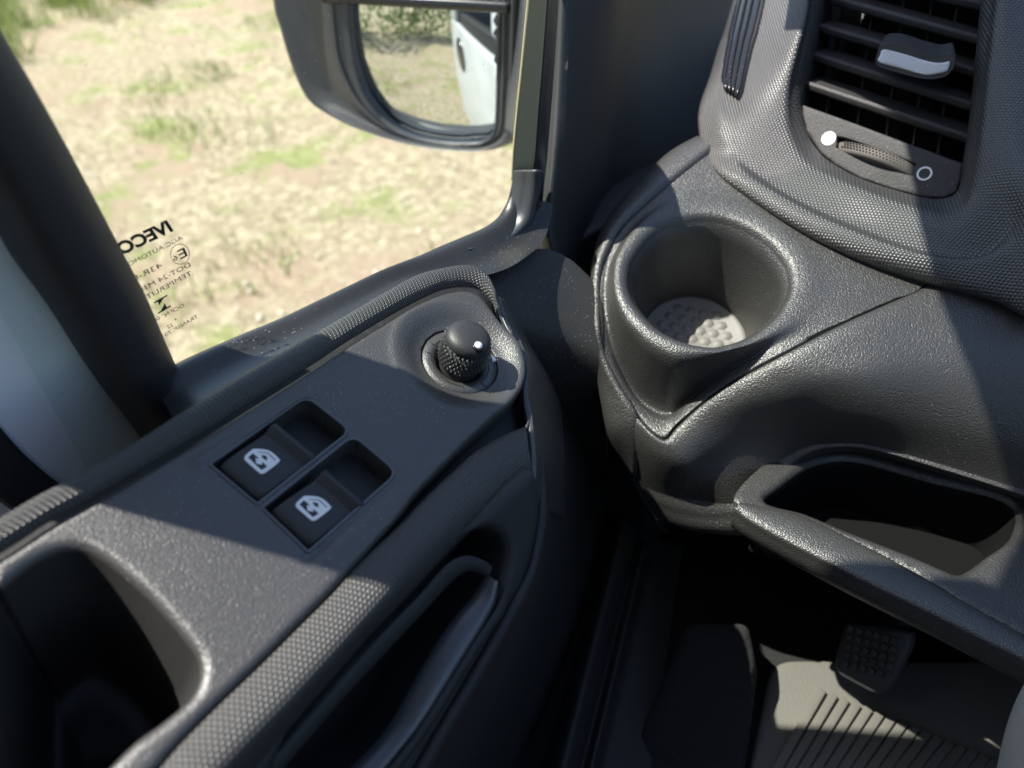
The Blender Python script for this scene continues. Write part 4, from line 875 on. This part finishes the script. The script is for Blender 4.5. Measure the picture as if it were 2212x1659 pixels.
# glossy side louvre on the outer flank with raised ribs
SHr, OUr = crom(np.array(SH), 190, False, 'uniform'), crom(np.array(OU), 190, False, 'uniform')
def flank(i, f, lift):
    k = int(round(i*189/18)); return SHr[k]*(1-f)+OUr[k]*f + np.array([-.3, -.5, .8])*(.004*4*f*(1-f)+lift)
ii = np.linspace(0, 3.3, 14)
def lrail(t, lift):     # t 0..1 across the louvre
    return [flank(i, (.04+.0*i)*(1-t)+(.86-.10*i)*t if i < 3.2 else (.08*(1-t)+.40*t), lift) for i in ii]
side = vpart('side_louvre', surf([lrail(0, -.006), lrail(0, .0012), lrail(.5, .0012), lrail(1, .0012), lrail(1, -.006)], 60, 4), M['gloss'])
for f in (.10, .33, .56, .80):
    vpart('rib', tube(lrail(f, .0018), .0010, 8, 50), M['gloss'], side)

# ------------------------------------------------------------------ wing mirror outside
wm = empty('wing_mirror', (-.55, .40, EYE-.1), 'black wing mirror outside the window reflecting the white van side and hedge', 'mirror')
MP = Plane(P(900, 160, .62), (.43, -.92, .02))
def wpart(name, m, mat, parent=None, **k): return link(name, m, mat, parent or wm, **k)
hz_o = [(585, -160), (590, 0), (606, 63), (623, 122), (648, 186), (672, 222), (710, 248), (763, 275), (833, 299), (903, 316), (990, 327), (1043, 325), (1071, 317), (1092, 300), (1102, 250), (1106, 140), (1110, 0), (1112, -160)]
hz_i = [(716, -160), (718, 0), (722, 50), (728, 105), (740, 150), (758, 190), (785, 232), (825, 270), (880, 298), (956, 314), (1026, 316), (1050, 311), (1068, 298), (1078, 270), (1082, 200), (1084, 120), (1086, 0), (1088, -160)]
gl_px = [(750, -160), (753, 0), (757, 60), (766, 130), (778, 175), (795, 215), (833, 264), (886, 293), (956, 306), (1026, 308), (1050, 302), (1064, 285), (1070, 250), (1073, 140), (1075, 50), (1078, -160)]
O_ = px(MP, hz_o, .012); I_ = px(MP, hz_i, .004); Ig = px(MP, hz_i, -.01)
back = [p+np.array([-.02, .09, .0]) for p in px(MP, [(q[0]*.8+190, q[1]*.8+10) for q in hz_o])]
O2 = [p+np.array([-.004, .03, -.002]) for p in O_]
wpart('housing', surf([Ig, I_, [(a*.5+b*.5)-MP.n*.006 for a, b in zip(O_, I_)], O_, O2, back], 120, 6), M['housing'])
gq = loop2(MP, gl_px, 120)
gc = gq.mean(0)
def mir_h(p): return -1.2*((p[:, 0]-gc[0])**2+(p[:, 1]-gc[1])**2)
wpart('mirror_glass', plate(MP, gq, [], res=.006, fil=.0006, skirt=.004, h0=.0, hf=mir_h), M['mirror'])
bz_ = loop2(MP, hz_i, 120)
wpart('mirror_bezel', plate(MP, bz_*1.0, [gq*1.0], res=.006, fil=.002, hfil=[.001], skirt=.01, hskirt=[.006], h0=.002), M['handle'])
tbar = px(MP, [(700, -6), (760, -4), (900, 4), (1070, 14), (1100, 16)], .008)
wpart('divider_bar', tube(tbar, .0045, 10, 30), M['gloss'])
wpart('mirror_arm', surf([[P(1104, -40, .60), P(1100, 100, .60), P(1094, 200, .60), P(1090, 285, .60)], [P(1135, -40, .52), P(1130, 100, .53), P(1122, 200, .54), P(1112, 300, .55)]], 30, 8), M['handle'], thick=.01)

# ------------------------------------------------------------------ footwell
link('cab_floor', aabox(-.24, 1.1, -.9, .95, FLOOR_Z-.02, FLOOR_Z), M['carpet'], kind='structure')
sill = empty('door_sill', (-.2, .3, FLOOR_Z), 'dark ribbed plastic door sill beside the footwell', 'door sill')
SP = Plane((0, 0, FLOOR_Z+.01), (0, 0, 1))
def line(p, q, h=0): return [SP.hit(p[0]*(1-t)+q[0]*t, p[1]*(1-t)+q[1]*t, h) for t in (0, .33, .66, 1)]
rl = []
for (p, q, h) in (((1330, 1080), (1130, 1700), -.06), ((1345, 1100), (1185, 1700), .02), ((1372, 1110), (1225, 1700), .022), ((1385, 1130), (1245, 1700), .006), ((1400, 1150), (1268, 1700), .012), ((1415, 1160), (1290, 1700), .002), ((1440, 1170), (1330, 1700), .0), ((1475, 1180), (1400, 1700), -.004)): rl.append(line(p, q, h))
link('sill_cover', surf(rl, 30, 5), M['lower'], sill)
# footrest panel
FR = Plane(FLOOR.hit(1550, 1500, .03), (.0, -.45, .9))
rest = link('foot_rest', plate(FR, rounded(loop2(FR, [(1485, 1345), (1615, 1345), (1632, 1430), (1600, 1700), (1330, 1700)], 5, False), .006), [], res=.008, fil=.004, skirt=.03), M['carpet'], label='dusty sloping foot rest left of the floor mat', cat='foot rest')
# rubber mat with raised ribs
MT = Plane((0, 0, FLOOR_Z+.004), (0, 0, 1))
mat_ = empty('floor_mat', (.03, .42, FLOOR_Z), 'sunlit dusty rubber floor mat with raised ribs under the pedal', 'floor mat')
mo = rounded(loop2(MT, [(1668, 1425), (2300, 1425), (2300, 1760), (1600, 1760)], 4, False), .015)
link('mat_sheet', plate(MT, densify(mo, .006), [], res=.01, fil=.003, skirt=.004), M['mat'], mat_)
ribs = []
for i in range(24):
    x0 = 1765+i*30; t0_ = (x0-1690, 0)
    a_ = MT.hit(1775+i*25, 1492+i*10.2, .001); b_ = MT.hit(1690+i*22, 1640+i*10.4, .001)
    d = (b_-a_); d /= np.linalg.norm(d); wv = np.cross(d, [0, 0, 1])
    r = link('mat_rib', box_mesh(a_+d*.05, d*.05, wv*.0026, np.array([0, 0, .0024]), .0008), M['mat'], mat_)
# pedal
pd = empty('clutch_pedal', (.08, .55, FLOOR_Z+.12), 'dark rubber clutch pedal pad with raised studs above the mat', 'pedal')
PP = Plane(P(1880, 1420, .425), (-.1, -.75, .65))
pq = rounded(loop2(PP, [(1822, 1345), (1972, 1362), (1968, 1400), (1922, 1490), (1890, 1503), (1808, 1458), (1800, 1430)], 7, False), .006)
pad = link('pedal_pad', plate(PP, densify(pq, .003), [], res=.005, fil=.004, skirt=.008), M['pedal'], pd)
V = []; ms = []
for i in range(5):
    for j in range(6):
        x = 1838+j*19-(i*3); y = 1358+i*19+j*5; c = PP.hit(x, y, .001)
        ms.append(box_mesh(c, PP.u*.0018, PP.v*.0018, PP.n*.0015, .0004))
link('pedal_studs', join(*ms), M['pedal'], pad, kind='stuff')
link('pedal_arm', tube([PP.at(0, 0, -.006), PP.at(0, 0, -.006)+np.array([.0, .05, .03]), PP.at(0, 0, 0)+np.array([0, .10, .12])], .008, 8, 20), M['dark'], pd)
# grey seat base edge at the bottom right
sb = [P(2240, 1440, .30), P(2205, 1490, .305), P(2178, 1560, .31), P(2158, 1650, .315), P(2140, 1760, .32)]
sb2 = [P(2330, 1440, .29), P(2330, 1490, .29), P(2330, 1560, .29), P(2330, 1650, .29), P(2330, 1760, .29)]
link('grey_cushion', surf([[p+np.array([.01, .0, -.03]) for p in sb], sb, [(a*.6+b*.4)+np.array([0, -.005, .006]) for a, b in zip(sb, sb2)], sb2], 40, 8), M['seat'], label='pale grey cloth cushion edge in the bottom corner beside the floor mat', cat='cushion', thick=.004)

# ------------------------------------------------------------------ hedge behind the van, seen in the mirror
V = []; F = []
for x in np.arange(-14, 2, .45):
    for k in range(330):
        d = rng.normal(size=3); d /= np.linalg.norm(d)
        p = np.array([x, -6.5+.5*math.sin(x*1.3), 1.3+.4*math.sin(x*1.4)])+d*np.array([.6, .7, 1.6+.5*math.sin(x*1.4)])*rng.uniform(.7, 1.05)
        if p[2] < 0: continue
        a_ = rng.normal(size=3); a_ /= np.linalg.norm(a_); b_ = np.cross(a_, d+.01); b_ /= np.linalg.norm(b_)+1e-9; s_ = rng.uniform(.05, .11)
        i = len(V); V += [p-a_*s_, p+b_*s_*.5, p+a_*s_, p-b_*s_*.5]; F.append((i, i+1, i+2, i+3))
hedge = empty('hedge', (-9, -11, 0), 'long leafy green hedge behind the van, seen in the wing mirror', 'hedge')
link('foliage', mesh(V, F), M['leaf'], hedge, smooth=False)
